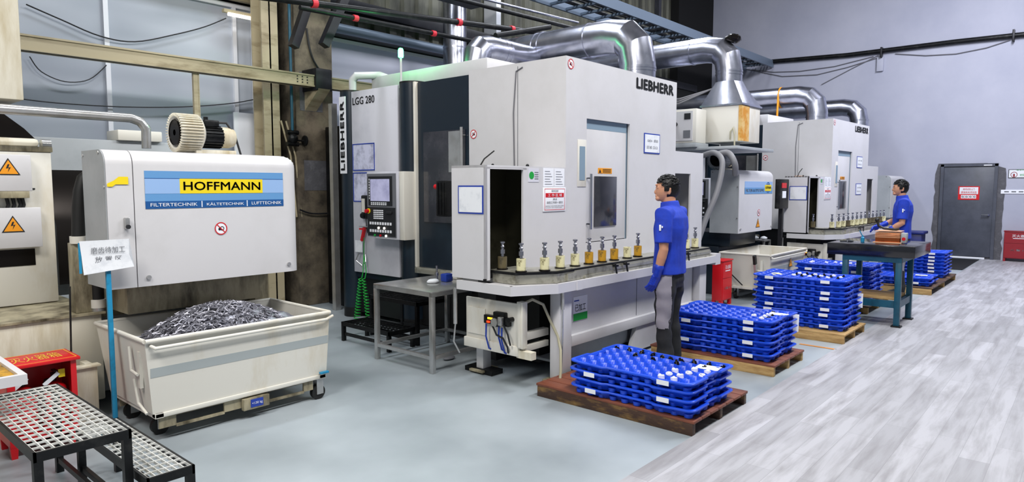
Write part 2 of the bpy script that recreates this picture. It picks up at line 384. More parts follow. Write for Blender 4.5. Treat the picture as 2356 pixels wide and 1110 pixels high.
# long cream crane rail
BY = 7.72
def ibeam(x0, x1, z0, z1, name, parent, mt='beam_cream'):
    m = MB(); m.box(x0, x1, BY-.07, BY+.07, z1-.018, z1); m.box(x0, x1, BY-.07, BY+.07, z0, z0+.018); m.box(x0, x1, BY-.02, BY+.02, z0, z1)
    m.box(x0, x1, BY-.055, BY-.045, z0, z1); return obj(name, m, mt, parent)
t = thing('crane_rail', 'long cream painted steel beam running across the left back wall', 'beam', (3, BY, 2.88))
ibeam(1.2, 4.95, 2.88, 3.03, 'beam', t); ibeam(5.02, 7.0, 2.88, 3.03, 'beam_extension', t)
m = MB(); m.box(4.9, 5.14, BY-.1, 7.95, 2.84, 3.12, .01); obj('end_bracket', m, 'dark_steel', t)
m = MB(); m.prism([(BY-.12, 2.86), (7.95, 2.86), (7.95, 2.6)], 'x', 4.93, 5.1); obj('gusset', m, 'beam_cream', t)
m = MB()
for i in range(3):
    for k in range(3): m.cyl((4.66+i*.07, BY-.056, 2.92+k*.035), (4.66+i*.07, BY-.062, 2.92+k*.035), .009, 8)
obj('bolt', m, 'black', t)
p = at(448, 172, y=BY)
m = MB(); m.box(p.x-.025, p.x+.025, BY-.02, BY+.02, 1.87, 2.88); m.box(p.x+.028, p.x+.04, BY-.02, BY+.02, 1.87, 2.88); tag(obj('hanger_strap', m, 'beam_cream'), 'rusty cream strut hanging down from the long cream beam', 'strut')
# cables on the back wall
def cable(pts, r, mt, label, grp=None, name='cable', y=None):
    t = MB(); P_ = [at(px, py, y=y) for px, py in pts]; out = []
    for i in range(len(P_)-1):
        a, b_ = P_[i], P_[i+1]
        p0 = P_[max(0, i-1)]; p3 = P_[min(len(P_)-1, i+2)]
        for k in range(5):
            s_ = k/5; s2, s3 = s_*s_, s_**3
            out.append(.5*((2*a)+(b_-p0)*s_+(2*p0-5*a+4*b_-p3)*s2+(-p0+3*a-3*b_+p3)*s3))
    out.append(P_[-1]); t.tube(out, r, 6)
    return tag(obj(name, t, mt), label, 'cable', grp)
cable([(60, 10), (140, 45), (230, 83), (310, 96), (400, 80), (470, 62), (520, 42)], .008, 'cable', 'thin dark cable sagging above the long cream beam', y=8.49)
cable([(68, 130), (95, 165), (150, 188), (205, 183), (245, 150)], .006, 'cable', 'short thin cable looping below the left part of the cream beam', y=8.49)
cable([(30, 225), (130, 237), (280, 246), (420, 246), (540, 237), (625, 220)], .007, 'cable', 'thin cable sagging low across the frosted panels', y=8.49)
cable([(690, 483), (720, 492), (775, 490)], .012, 'cable', 'dark cable crossing the foot of the concrete column', y=7.9)
cable([(705, 65), (712, 110), (722, 140), (738, 165)], .012, 'cable', 'black cable curving down the concrete column to the beam end', y=7.93)
# dark overhead steel: braces, pipes with red tape, cable ladder
m = MB(); m.bar(at(675, 108, y=7.4), at(730, -60, y=7.4), .1); t = obj('steel_brace', m, 'dark_steel'); tag(t, 'dark diagonal brace ending at the concrete column, left of two', 'brace')
m = MB(); m.bar(at(745, 105, y=7.0), at(815, -60, y=7.0), .1); t = obj('steel_brace', m, 'dark_steel'); tag(t, 'dark diagonal brace ending beside the pale window, right of two', 'brace')
m = MB(); m.box(4.0, 7.2, 6.9, 7.1, 4.2, 4.6); t = obj('steel_girder', m, 'dark_steel'); tag(t, 'dark girder above the two diagonal braces', 'girder')
for A, B, y, r, lb, reds in [((560, -13), (1300, 83), 6.2, .035, 'dark overhead pipe with red tape, passing highest over the grey windows', (.15, .56, .76)),
                          ((690, 17), (1100, 97), 6.6, .028, 'slim dark pipe with red tape passing just above the green lamp', (.26, .7)),
                          ((1000, -15), (1330, 68), 6.4, .03, 'dark overhead pipe right of the vertical silver duct', ()),
                          ((1010, -28), (1330, 52), 6.5, .018, 'pale thin overhead pipe above the dark pipes', ())]:
    a = at(*A, y=y); b_ = at(*B, y=y); t = thing('overhead_pipe', lb, 'pipe', (a+b_)/2)
    obj('pipe', MB().cyl(a, b_, r, 14), 'galvanised' if r == .018 else 'black_metal', t)
    for s_ in reds:
        c = a+(b_-a)*s_; d = (b_-a).normalized(); obj('red_tape', MB().cyl(c-d*.03, c+d*.03, r*1.3, 14), 'tape_red', t)
a = at(1140, 82, y=5.8); b_ = at(1265, 62, y=5.8)
tag(obj('overhead_crossbar', MB().cyl(a, b_, .035, 12), 'black_metal'), 'short black bar hanging crosswise below the overhead pipes', 'bar')
# roller tube and casing above pale window
a = at(745, 58, y=8.2); b_ = at(1020, 118, y=8.2); t = MB(); t.cyl((5.5, 8.2, a.z), (8.9, 8.2, a.z), .07); tag(obj('roller_tube', t, 'rail_grey'), 'grey roller tube running above the pale window', 'tube')
# cable ladder
LZ = 4.55; t = thing('cable_ladder', 'blue-grey cable ladder high over the silver ducts', 'cable ladder', (10, 6.9, LZ))
a = at(1417, 8, y=6.6); b_ = at(1631, 95, y=6.6); LZ = (a.z+b_.z)/2
obj('side_rail', MB().box(6.0, 17.9, 6.58, 6.62, LZ-.09, LZ+.09), 'rail_grey', t); obj('side_rail', MB().box(6.0, 17.9, 7.3, 7.34, LZ-.09, LZ+.09), 'rail_grey', t)
x = 6.2
while x < 17.8: obj('rung', MB().box(x, x+.05, 6.62, 7.3, LZ-.07, LZ-.03), 'rail_grey', t); x += .45
for x in (8.2, 12.4): obj('hanger', MB().box(x, x+.1, 6.9, 7.0, LZ-.03, 7.6), 'dark_steel', t)
m = MB()
for yy in (6.75, 6.82, 6.9, 7.05, 7.12): m.cyl((6.0, yy, LZ-.01), (17.8, yy, LZ-.01), .022, 8)
tag(obj('power_cables', m, 'cable'), 'bundle of dark cables lying in the cable ladder', 'cables')
m = MB(); m.box(8.95, 9.07, 8.2, 8.5, 0, 7.5); st = obj('wall_post', m, 'label_white'); tag(st, 'slim pale post on the corrugated wall behind the ducts', 'post'); st['kind'] = 'structure'
p = at(1545, 60, y=8.5)
m = MB(); m.box(p.x, 17.95, 8.3, 8.58, 0, 7.5); st = obj('dark_gap_sheet', m, 'void'); tag(st, 'black sheet standing in for the dark gap between the corrugated wall and the plaster wall', 'dark gap'); st['kind'] = 'structure'  # black sheet added in place of the dark empty gap
# ---------------------------------------------------------------- right wall: door, conduit, signs
X = XW
dy0, dy1 = at(2291, 480, x=X).y, at(2166, 480, x=X).y
m = MB(); rnd = random.Random(3); pts = []
def jag(a, b_, n, amp):
    for i in range(n):
        s_ = i/n; pts.append((a[0]+(b_[0]-a[0])*s_+rnd.uniform(-amp, amp), a[1]+(b_[1]-a[1])*s_+rnd.uniform(-amp, amp)*.6))
jag((dy1+.16, 0), (dy1+.14, 2.0), 16, .025); jag((dy1+.1, 2.12), (dy0-.1, 2.12), 4, .006); jag((dy0-.16, 2.0), (dy0-.13, 0), 16, .025); pts = [(dy1+.15, -.0)]+pts+[(dy0-.14, 0)]
m.prism(pts, 'x', X-.012, X+.05)
d = struct('door_1', MB().box(X-.045, X-.02, dy0+.05, dy1-.02, .05, 2.04, .006), 'door_grey')
struct('trim_5', m, 'mortar')
m = MB(); m.box(X-.07, X-.013, dy0-.01, dy0+.05, 0, 2.1); m.box(X-.07, X-.013, dy1-.02, dy1+.04, 0, 2.1); m.box(X-.07, X-.013, dy0-.01, dy1+.04, 2.05, 2.11); obj('door_frame', m, 'door_grey', d)
m = MB(); m.box(X-.05, X-.02, dy0+.15, dy1, .005, .04); obj('threshold', m, 'label_white', d)
hy = at(2275, 498, x=X).y
m = MB(); m.cyl((X-.045, hy, .98), (X-.1, hy, .98), .02, 12); m.tube([(X-.1, hy, .98), (X-.1, hy+.13, .98)], .014, 10); obj('door_handle', m, 'chrome', d)
m = MB(); m.box(X-.075, X-.07, dy0+.1, dy0+.25, 2.06, 2.08); obj('door_closer_plate', m, 'label_white', d)
# sign on the door
y0, y1 = at(2254, 450, x=X).y, at(2205, 450, x=X).y; z1, z0 = at(2230, 429, x=X).z, at(2230, 460, x=X).z
t = thing('door_sign', 'red and cream notice with four pictograms on the grey door', 'sign', (X-.05, (y0+y1)/2, z0))
obj('board', decal(MB(), 'L', X-.047, y0, y1, z0, z1, .006), 'red', t)
h = z1-z0
obj('text_field', decal(MB(), 'L', X-.053, y0+.025, y1-.025, z0+h*.42, z1-.02, .002), 'paper', t)
text('lettering', '常闭式防火门', 'L', X-.056, y1-.09, y0+.09, z0+h*.7, z1-.045, 'red', t, .003)
text('lettering', '请保持关闭状态', 'L', X-.056, y1-.05, y0+.05, z0+h*.46, z0+h*.64, 'red', t, .003)
for k in range(4):
    yy = y1-.055-(y1-y0-.11)*(k+.5)/4; q_ = obj('pictogram', decal(MB(), 'L', X-.053, yy-.033, yy+.033, z0+h*.1, z0+h*.35, .002), 'paper', t)
    mm = MB(); ringd(mm, 'L', X-.056, yy, z0+h*.225, .022, .016, .002); line2(mm, 'L', X-.056, (yy-.014, z0+h*.225-.012), (yy+.014, z0+h*.225+.012), .006, .003); obj('symbol', mm, 'ink', q_)
# exit wall sign, switch strip, wall bracket, conduit
y0, y1 = at(2370, 400, x=X).y, at(2320, 400, x=X).y; z1, z0 = at(2340, 390, x=X).z, at(2340, 410, x=X).z
t = thing('wall_notice', 'small white notice with green text and dark frame right of the door', 'sign', (X, (y0+y1)/2, z0))
obj('frame', decal(MB(), 'L', X, y0, y1, z0, z1, .01), 'ink', t); obj('panel', decal(MB(), 'L', X-.01, y0+.012, y1-.012, z0+.012, z1-.012, .002), 'paper', t)
mm = MB(); ringd(mm, 'L', X-.013, y1-.1, (z0+z1)/2-.02, .06, .05, .002); mm.box(X-.016, X-.0145, y1-.115, y1-.085, z0+.03, z0+.09); obj('emblem', mm, 'dark_red', t)
text('lettering', '安全出口', 'L', X-.013, y1-.14, y1-.32, z0+h*.6, z1-.03, 'green', t, .003); text('lettering', '请勿阻塞通道', 'L', X-.013, y1-.2, y0+.03, z0+.04, z0+.09, 'green', t, .003)
z1, z0 = at(2340, 437, x=X).z, at(2340, 446, x=X).z; y0, y1 = at(2370, 440, x=X).y, at(2303, 440, x=X).y
t = thing('switch_strip', 'white strip of dark sockets on the wall right of the door', 'switch strip', (X, (y0+y1)/2, z0))
obj('plate', decal(MB(), 'L', X, y0, y1, z0, z1, .015), 'label_white', t)
for k in range(5):
    yy = y1-.06-k*.125; obj('socket', decal(MB(), 'L', X-.015, yy-.08, yy, z0+.03, z1-.03, .004), 'ink_grey', t)
a = at(1703, 148, x=X-.06); b_ = at(2200, 96, x=X-.06); c = at(2370, 78, x=X-.06)
t = thing('wall_conduit', 'thick dark insulated pipe running along the plaster wall', 'pipe', b_)
obj('pipe', MB().tube([a, at(1950, 127, x=X-.06), b_, c], .055, 14), 'black_metal', t)
for px, py in ((1705, 150), (2030, 122), (2333, 83)):
    p = at(px, py, x=X); obj('clamp', MB().box(X-.13, X, p.y-.02, p.y+.02, p.z-.12, p.z+.12, .005), 'dark_steel', t)
p = at(2026, 145, x=X); tag(obj('wall_bracket', MB().box(X-.06, X, p.y-.07, p.y+.07, p.z-.2, p.z+.13, .006), 'plaster'), 'small pale bracket under the thick pipe on the plaster wall', 'bracket')
def wcable(pts, lb):
    m = MB(); P_ = [at(px, py, x=X-.02) for px, py in pts]; m.tube(P_, .01, 6); tag(obj('wall_cable', m, 'cable_grey'), lb, 'cable')
wcable([(1720, 160), (1780, 166), (1840, 164), (1920, 153), (2010, 130)], 'upper thin cable sagging under the thick wall pipe near the ducts')
wcable([(1710, 158), (1800, 176), (1880, 172), (1950, 155), (2020, 133)], 'lower thin cable sagging under the thick wall pipe near the ducts')
wcable([(2060, 124), (2130, 128), (2200, 124), (2270, 110), (2325, 92)], 'thin cable sagging under the thick wall pipe at its right end')
wcable([(1890, 195), (1960, 158), (2020, 128)], 'thin cable slanting from the wall bracket down to the elbow duct')
# fire cabinets
def fire_cabinet(x0, x1, y0, y1, h, face, label, mt='red'):
    t = thing('fire_cabinet', label, 'fire cabinet', ((x0+x1)/2, (y0+y1)/2, 0), None)
    m = MB(); f = .07
    if face == 'F': m.box(x0, x1, y0, y1, f, h-.02, .006)
    else: m.box(x0, x1, y0, y1, f, h-.02, .006)
    obj('cabinet_body', m, mt, t)
    obj('cabinet_top', MB().box(x0-.012, x1+.012, y0-.012, y1+.012, h-.02, h, .005), 'dark_red' if face != 'F' else 'red', t)
    for xx in (x0, x1-.05):
        for yy in (y0, y1-.04):
            obj('foot', MB().box(xx, xx+.05, yy, yy+.04, 0, f), mt, t)
    F_, L_ = ('F', y0) if face == 'F' else ('L', x0)
    u0, u1 = (x0, x1) if face == 'F' else (y1, y0); W_ = u1-u0
    zm = f+(h-f)*.55
    d_ = obj('door', decal(MB(), F_, L_, min(u0, u1)+.015, max(u0, u1)-.015, zm+.005, h-.03, .006), mt, t); obj('door', decal(MB(), F_, L_, min(u0, u1)+.015, max(u0, u1)-.015, f+.015, zm-.005, .006), mt, t)
    text('lettering', '灭火器箱', F_, L_, u0+W_*.25, u0+W_*.78, zm+(h-zm)*.5, zm+(h-zm)*.72, 'label_white', t, .009)
    m = MB(); decal(m, F_, L_-.006, min(u0+W_*.28, u0+W_*.76), max(u0+W_*.28, u0+W_*.76), zm+(h-zm)*.38, zm+(h-zm)*.43, .002); obj('white_line', m, 'label_white', t)
    text('lettering', '火 警 119', F_, L_, u0+W_*.22, u0+W_*.78, f+(zm-f)*.5, f+(zm-f)*.62, 'label_white', t, .009, .01)
    return t
fire_cabinet(8.5, 8.82, 3.72, 3.86, .62, 'F', 'bright red fire extinguisher cabinet beside the end of the near conveyor')
y1 = at(2309, 570, x=X-.2).y
fire_cabinet(X-.22, X-.03, y1-.55, y1, .66, 'L', 'dark red fire extinguisher cabinet against the wall right of the grey door', 'dark_red')
tag(obj('floor_mat', MB().box(15.3, 17.7, SEAM+.02, 3.4, 0, .012), 'black'), 'dark mat lying before the grey door', 'mat')
p = at(2108, 590, x=16.6)
m = MB(); m.box(16.2, 16.6, 2.75, 3.15, 0, .62, .02); m.box(16.16, 16.64, 2.71, 3.19, .6, .66, .015); tag(obj('waste_bin', m, 'dark_blue_plastic'), 'dark blue plastic bin standing left of the grey door', 'bin')
# orange line on floor
m = MB(); a = at(1840, 792, z=.002); b_ = at(1925, 805, z=.002); m.box(min(a.x, b_.x)-.02, max(a.x, b_.x)+.05, SEAM+.02, a.y+.3, .0, .002)
m = MB(); d = (b_-a).normalized(); n = Vector((-d.y, d.x, 0))*.02; m.loft([[a+n, b_+n, b_-n, a-n], [a+n+Vector((0, 0, .002)), b_+n+Vector((0, 0, .002)), b_-n+Vector((0, 0, .002)), a-n+Vector((0, 0, .002))]])
struct('trim_6', m, 'orange_line')
# ================================================================ LEFT: TANK, CABINET, FILTER UNIT, CHIP BIN
t = thing('coolant_tank', 'long cream coolant tank with oily tread plate top and yellow stains', 'coolant tank', (.5, 6.0, 0))
obj('tank_body', MB().box(-1.6, 1.62, 5.3, 7.0, .08, .7, .01), 'stained_cream', t)
obj('tread_plate', MB().box(-1.6, 1.64, 5.28, 7.0, .7, .715), 'oily_cream', t)
obj('tank_wing', MB().box(1.62, 2.62, 5.42, 6.6, .1, .68, .01), 'grey_panel', t)
obj('tank_lip', MB().box(1.6, 2.64, 5.38, 5.42, .66, .74, .005), 'oily_cream', t)
t = thing('drip_trough', 'low cream trough with yellowed rim behind the white hopper cart', 'trough', (1.2, 5.1, 0))
obj('trough_wall', MB().box(.1, 1.5, 5.05, 5.09, 0, .39), 'stained_cream', t); obj('trough_wall', MB().box(1.46, 1.5, 5.09, 5.27, 0, .39), 'stained_cream', t); obj('rim', MB().box(.1, 1.52, 5.03, 5.11, .39, .4), 'stained_cream', t)
# electrical cabinet with warning triangles
CY = 6.0
xr = at(120, 400, y=CY).x
t = thing('electrical_cabinet', 'tall white electrical cabinet with two orange lightning triangles', 'cabinet', (.9, CY+.4, .715))
obj('cabinet_body', MB().box(-.6, xr, CY, CY+.9, .72, 1.86, .008), 'cream_paint', t)
obj('cabinet_top', MB().box(-.6, xr+.01, CY-.01, CY+.9, 1.86, 1.9, .006), 'oily_cream', t)
a = at(62, 358, y=CY); b_ = at(62, 440, y=CY)
obj('terminal_box', MB().box(.4, a.x, CY-.1, CY, b_.z, a.z, .006), 'white_paint', t)
obj('gland_ledge', MB().box(.4, a.x-.02, CY-.1, CY, b_.z-.05, b_.z, .004), 'oily_cream', t)
m = MB()
for px in (14, 28, 42, 50): p = at(px, 448, y=CY-.04); m.tube([(p.x, CY-.04, b_.z-.04), (p.x+.01, CY-.04, b_.z-.1), (p.x-.01, CY-.03, b_.z-.17)], .012, 8)
obj('gland_cable', m, 'black', t)
a2 = at(88, 477, y=CY); b2 = at(88, 567, y=CY)
obj('terminal_box', MB().box(.4, a2.x, CY-.07, CY, b2.z, a2.z, .006), 'white_paint', t)
a3 = at(80, 572, y=CY); b3 = at(80, 610, y=CY)
obj('opening', MB().box(.4, a3.x, CY-.004, CY-.001, b3.z, a3.z), 'black_steel', t)
p = at(20, 403, y=CY-.1); warning('F', CY-.1, p.x, p.z, .14, t); p = at(31, 535, y=CY-.07); warning('F', CY-.07, p.x, p.z, .14, t)
m = MB(); p = at(71, 435, y=CY); m.box(p.x-.025, p.x+.025, CY-.006, CY, p.z-.006, p.z+.006); obj('slot', m, 'ink', t)
m = MB(); p = at(62, 310, y=CY); m.box(-.6, at(92, 330, y=CY+.1).x, CY+.1, CY+.7, 1.9, p.z-.02, .03); obj('motor_housing', m, 'stained_cream', t)
m = MB(); c_ = at(103, 335, y=CY+.1); m.lathe([(.02, -.03), (.045, -.03), (.045, .03), (.02, .03)], (c_.x, CY+.08, c_.z), 16, 'x'); obj('clamp_ring', m, 'stainless', t)
m = MB(); pr = [(-.1, 2.0), (.95, 2.0), (1.3, 2.02), (1.2, 2.2), (1.05, 2.3), (.8, 2.36), (-.1, 2.36)]
m = MB(); a = at(0, 275, y=CY+.4); m.prism([(-.3, 1.95), (1.5, 1.95), (1.42, 2.04), (1.3, 2.14), (1.15, 2.2), (-.3, 2.22)], 'y', CY+.15, CY+.75); obj('curved_cowl', m, 'black_steel', t)
p = at(27, 100, y=CY+.3)
t2 = obj('extraction_column', MB().box(.6, p.x, CY+.05, CY+.75, 2.24, 7.4, .01), 'stained_cream', None); tag(t2, 'tall rust-stained cream extraction column at the left edge', 'column')
# grey machine casing between cabinet and filter
t = thing('grey_machine', 'grey machine casing standing behind the filter unit', 'machine', (2.2, 7.0, 0))
p = at(95, 315, y=7.05); q = at(290, 328, y=7.05)
obj('casing', MB().box(1.2, 3.0, 7.05, 7.6, 0, p.z, .01), 'grey_panel', t)
m = MB(); m.prism([(7.05, .75), (7.05, 1.75), (6.75, 1.25), (6.75, .75)], 'x', 1.75, 2.6); obj('sloped_cover', m, 'black_steel', t)
obj('control_box', MB().box(2.35, 2.75, 7.0, 7.3, p.z, p.z+.1, .01), 'cream_paint', t)
# pipe with elbow
yy = 5.75; P_ = [(-.5, yy, at(30, 258, y=yy).z), at(300, 272, y=yy), at(322, 280, y=yy), at(336, 297, y=yy), at(337, 342, y=yy)]
z_ = P_[1].z; P_[0] = (-.5, yy, z_); 
t = thing('grey_pipe', 'grey pipe with elbow running from the extraction column to the filter unit', 'pipe', (1.9, yy, 1.85))
obj('pipe', MB().tube(P_, .035, 14), 'stainless', t); e = P_[-1]; obj('flange', MB().box(e.x-.06, e.x+.06, yy-.05, yy+.05, 1.84, 1.87, .004), 'mid_blue', t)
# ---- filter unit (first)
def filter_unit(ox, oy, label, big=True):
    X0, X1, Y0, Y1, Z0, Z1 = ox+1.53, ox+2.9, oy+4.8, oy+5.23, .93, 1.842
    t = thing('filter_unit', label, 'filter unit', ((X0+X1)/2, (Y0+Y1)/2, 0))
    r = .1; pr = [(Y1, Z0), (Y0, Z0)]+[(Y0+r-r*math.cos(a_), Z1-r+r*math.sin(a_)) for a_ in [i*math.pi/12 for i in range(7)]]+[(Y1, Z1)]
    xs = X0+(.16 if big else .0)
    n = 7; rr = .1
    m = MB(); rings = []
    for i in range(n):
        a_ = i*math.pi/12; xx = X1-rr+rr*math.sin(a_); sh = rr*(1-math.cos(a_))
        rings.append([(xx, y_+(sh if y_ < Y0+r+.001 else 0)*.6, min(z_, Z1-sh*.9)) for y_, z_ in pr])
    m.loft([[(xs+.003, y_, z_) for y_, z_ in pr]]+rings); hd = obj('front_hood', m, 'white_paint', t)
    if big: obj('side_hood', MB().prism(pr, 'x', X0, xs-.003), 'white_paint', t)
    obj('side_panel', MB().prism([(y_+.006 if y_ < Y1 else y_, z_) for y_, z_ in pr], 'x', X0-.006, X0-.001), 'grey_panel', t)
    for (y_, z_) in ((Y0+.1, Z1-.02), (Y0+.02, 1.6), (Y0+.02, 1.15), (Y1-.03, Z1-.03)): obj('screw', MB().cyl((X0-.012, y_, z_), (X0-.006, y_, z_), .01, 10), 'stainless', t)
    if not big: obj('base_housing', MB().box(X0+.1, X1-.1, Y1-.1, Y1+.5, 0, .72, .01), 'navy', t)
    m = MB(); hb = Z0-.18
    m.box(X0+.15, X1-.25, Y1-.25, Y1+.5, .72, Z0, .01); obj('discharge_chute', m, 'oily_cream' if big else 'navy', t)
    for (x_, z_) in ((xs+.07, Z0+.06), (X1-.1, Z0+.06)):
        obj('lock', MB().cyl((x_, Y0-.012, z_), (x_, Y0, z_), .015, 14), 'stainless', t)
    return t, X0, X1, Y0, Y1, Z0, Z1, xs
t, X0, X1, Y0, Y1, Z0, Z1, xs = filter_unit(0, 0, 'large white filter unit with blue banner and yellow name field, over the chip cart')
obj('housing_leg', MB().box(2.72, 2.84, 5.2, 5.6, 0, Z0, .005), 'oily_cream', t)
b0 = at(331, 393, y=Y0); b1 = at(652, 474, y=Y0); u0, u1, v0, v1 = b0.x, b1.x, b1.z, b0.z; H = v1-v0
def band(a_, b_, c_, d_, mt, off=.003): return obj('banner_band', decal(MB(), 'F', Y0, u0+(u1-u0)*a_, u0+(u1-u0)*b_, v0+H*c_, v0+H*d_, off), mt, bn)
bn = obj('banner', decal(MB(), 'F', Y0, u0, u1, v0, v1, .002), 'mid_blue', t)
band(0, 1, .4, .8, 'pale_blue'); band(0, 1, .795, .812, 'deep_blue', .0035); band(0, 1, 0, .2, 'deep_blue'); band(.225, .83, .4, .8, 'yellow', .004)
text('lettering', 'HOFFMANN', 'F', Y0, u0+(u1-u0)*.25, u0+(u1-u0)*.81, v0+H*.49, v0+H*.72, 'ink', bn, .006, .012)
for a_, b_, s_ in ((.03, .34, 'FILTERTECHNIK'), (.405, .68, 'KÄLTETECHNIK'), (.74, .98, 'LUFTTECHNIK')): text('lettering', s_, 'F', Y0, u0+(u1-u0)*a_, u0+(u1-u0)*b_, v0+H*.06, v0+H*.15, 'label_white', bn, .006)
for a_ in (.372, .705): band(a_-.003, a_+.003, .02, .19, 'label_white', .0045)
p = at(508, 526, y=Y0); prohibit('F', Y0, p.x, p.z, .046, t)
p = at(245, 412, y=Y0); q = at(294, 412, y=Y0); m = MB(); poly(m, 'F', Y0, [(p.x, 1.60), (p.x+.03, 1.6), (p.x+.05, 1.615), (q.x, 1.615), (q.x, 1.665), (p.x+.07, 1.665), (p.x+.04, 1.64), (p.x, 1.62)], .006); obj('yellow_tab', m, 'yellow', t)
p = at(290, 515, y=Y0); m = MB(); m.box(p.x-.014, p.x+.014, Y0-.03, Y0, p.z-.035, p.z+.04, .004); obj('latch', m, 'stainless', t); m = MB(); m.cyl((p.x, Y0-.045, p.z-.02), (p.x, Y0-.03, p.z-.02), .014, 14); obj('latch_knob', m, 'ink', t)
# big black hose on the left side
yh = 5.45; P_ = [at(165, 470, y=yh+.1), at(165, 420, y=yh), at(180, 398, y=yh), at(197, 410, y=yh), at(200, 450, y=yh), at(200, 545, y=yh)]
m = MB(); HP = [at(180, 552, y=5.35), at(181, 480, y=5.35), at(184, 440, y=5.35), at(192, 412, y=5.35), at(206, 400, y=5.35), at(230, 398, y=5.35)]; m.tube(HP, .042, 16)
t = thing('suction_hose', 'thick black hose arching beside the grey end of the filter unit', 'hose', (1.45, 5.45, .72)); obj('hose', m, 'rubber', t)
q = HP[0]; obj('hose_clamp', MB().cyl((q.x, q.y, q.z-.025), (q.x, q.y, q.z+.025), .052, 18), 'cream_paint', t); obj('standpipe', MB().box(q.x-.04, q.x+.1, q.y-.02, q.y+.1, .716, q.z-.025, .004), 'oily_cream', t)
q = at(228, 690, y=5.32); m = MB(); m.cyl((q.x, 5.34, .8), (q.x, 5.34, .98), .04, 16); t = thing('drain_stub', 'short black hose with cream clamp on the tread plate behind the blue post', 'hose', (q.x, 5.34, .716)); obj('hose', m, 'rubber', t); obj('hose_clamp', MB().cyl((q.x, 5.34, .74), (q.x, 5.34, .8), .05, 18), 'cream_paint', t); obj('stub_base', MB().cyl((q.x, 5.34, .716), (q.x, 5.34, .74), .045, 18), 'stainless', t)
# blower
def blower(cx, cy, z0, sc, label, flip=False):
    t = thing('side_channel_blower', label, 'blower', (cx, cy, z0)); R = .15*sc; zc = z0+R+.01
    m = MB(); m.lathe([(R*.62, -.02*sc), (R*.62, 0), (R*.86, -.03*sc), (R*.93, -.02*sc), (R*.93, .15*sc), (R*.6, .18*sc)], (cx, cy, zc), 36, 'x'); obj('impeller_housing', m, 'cream_paint' if not flip else 'grey_panel', t)
    m = MB()
    for k in range(40):
        a_ = 2*math.pi*k/40; c_, s_ = math.cos(a_), math.sin(a_)
        Mx = Matrix.Translation((cx, cy, zc)) @ Matrix.Rotation(a_, 4, 'X'); m.box(-.035*sc, .14*sc, -.004*sc, .004*sc, R*.85, R*1.02, M=Mx)
    obj('cooling_fins', m, 'stained_cream' if not flip else 'grey_panel', t)
    m = MB(); m.lathe([(.002, .012*sc), (R*.6, .01*sc), (R*.66, -.035*sc), (R*.7, -.03*sc)], (cx-.0, cy, zc), 30, 'x')
    obj('dark_cover', m, 'black_steel', t); obj('hub', MB().cyl((cx-.03*sc, cy, zc), (cx+.01, cy, zc), R*.16, 14), 'stainless', t)
    m = MB(); m.lathe([(R*.55, .15*sc), (R*.55, .33*sc)], (cx, cy, zc-.02*sc), 26, 'x'); 
    for k in range(20):
        a_ = 2*math.pi*k/20; Mx = Matrix.Translation((cx, cy, zc-.02*sc)) @ Matrix.Rotation(a_, 4, 'X'); m.box(.17*sc, .33*sc, -.003, .003, R*.5, R*.62, M=Mx)
    obj('motor', m, 'black_metal', t)
    m = MB(); m.lathe([(R*.57, .33*sc), (R*.57, .4*sc), (R*.48, .44*sc), (.01, .445*sc)], (cx, cy, zc-.02*sc), 26, 'x'); obj('fan_cowl', m, 'stained_cream', t)
    m = MB(); m.box(cx+.19*sc, cx+.31*sc, cy-.05*sc, cy+.05*sc, zc+.06*sc, zc+.115*sc, .01); m.cyl((cx+.22*sc, cy, zc+.1*sc), (cx+.22*sc, cy, zc+.14*sc), .018*sc); obj('terminal_box', m, 'black_metal', t)
    obj('motor_foot', MB().box(cx+.1*sc, cx+.43*sc, cy-.08*sc, cy+.08*sc, z0+.0, z0+.03, .004), 'stained_cream', t)
    m = MB(); m.tube([(cx+.3*sc, cy, zc+.1*sc), (cx+.38*sc, cy-.02, zc+.1*sc), (cx+.44*sc, cy-.04, zc), (cx+.48*sc, cy-.05, z0)], .008, 8); obj('power_cable', m, 'cable', t)
    return t
p = at(412, 350, y=5.05); blower(p.x, 5.05, 1.843, .92, 'ribbed cream blower with black motor on top of the large filter unit')
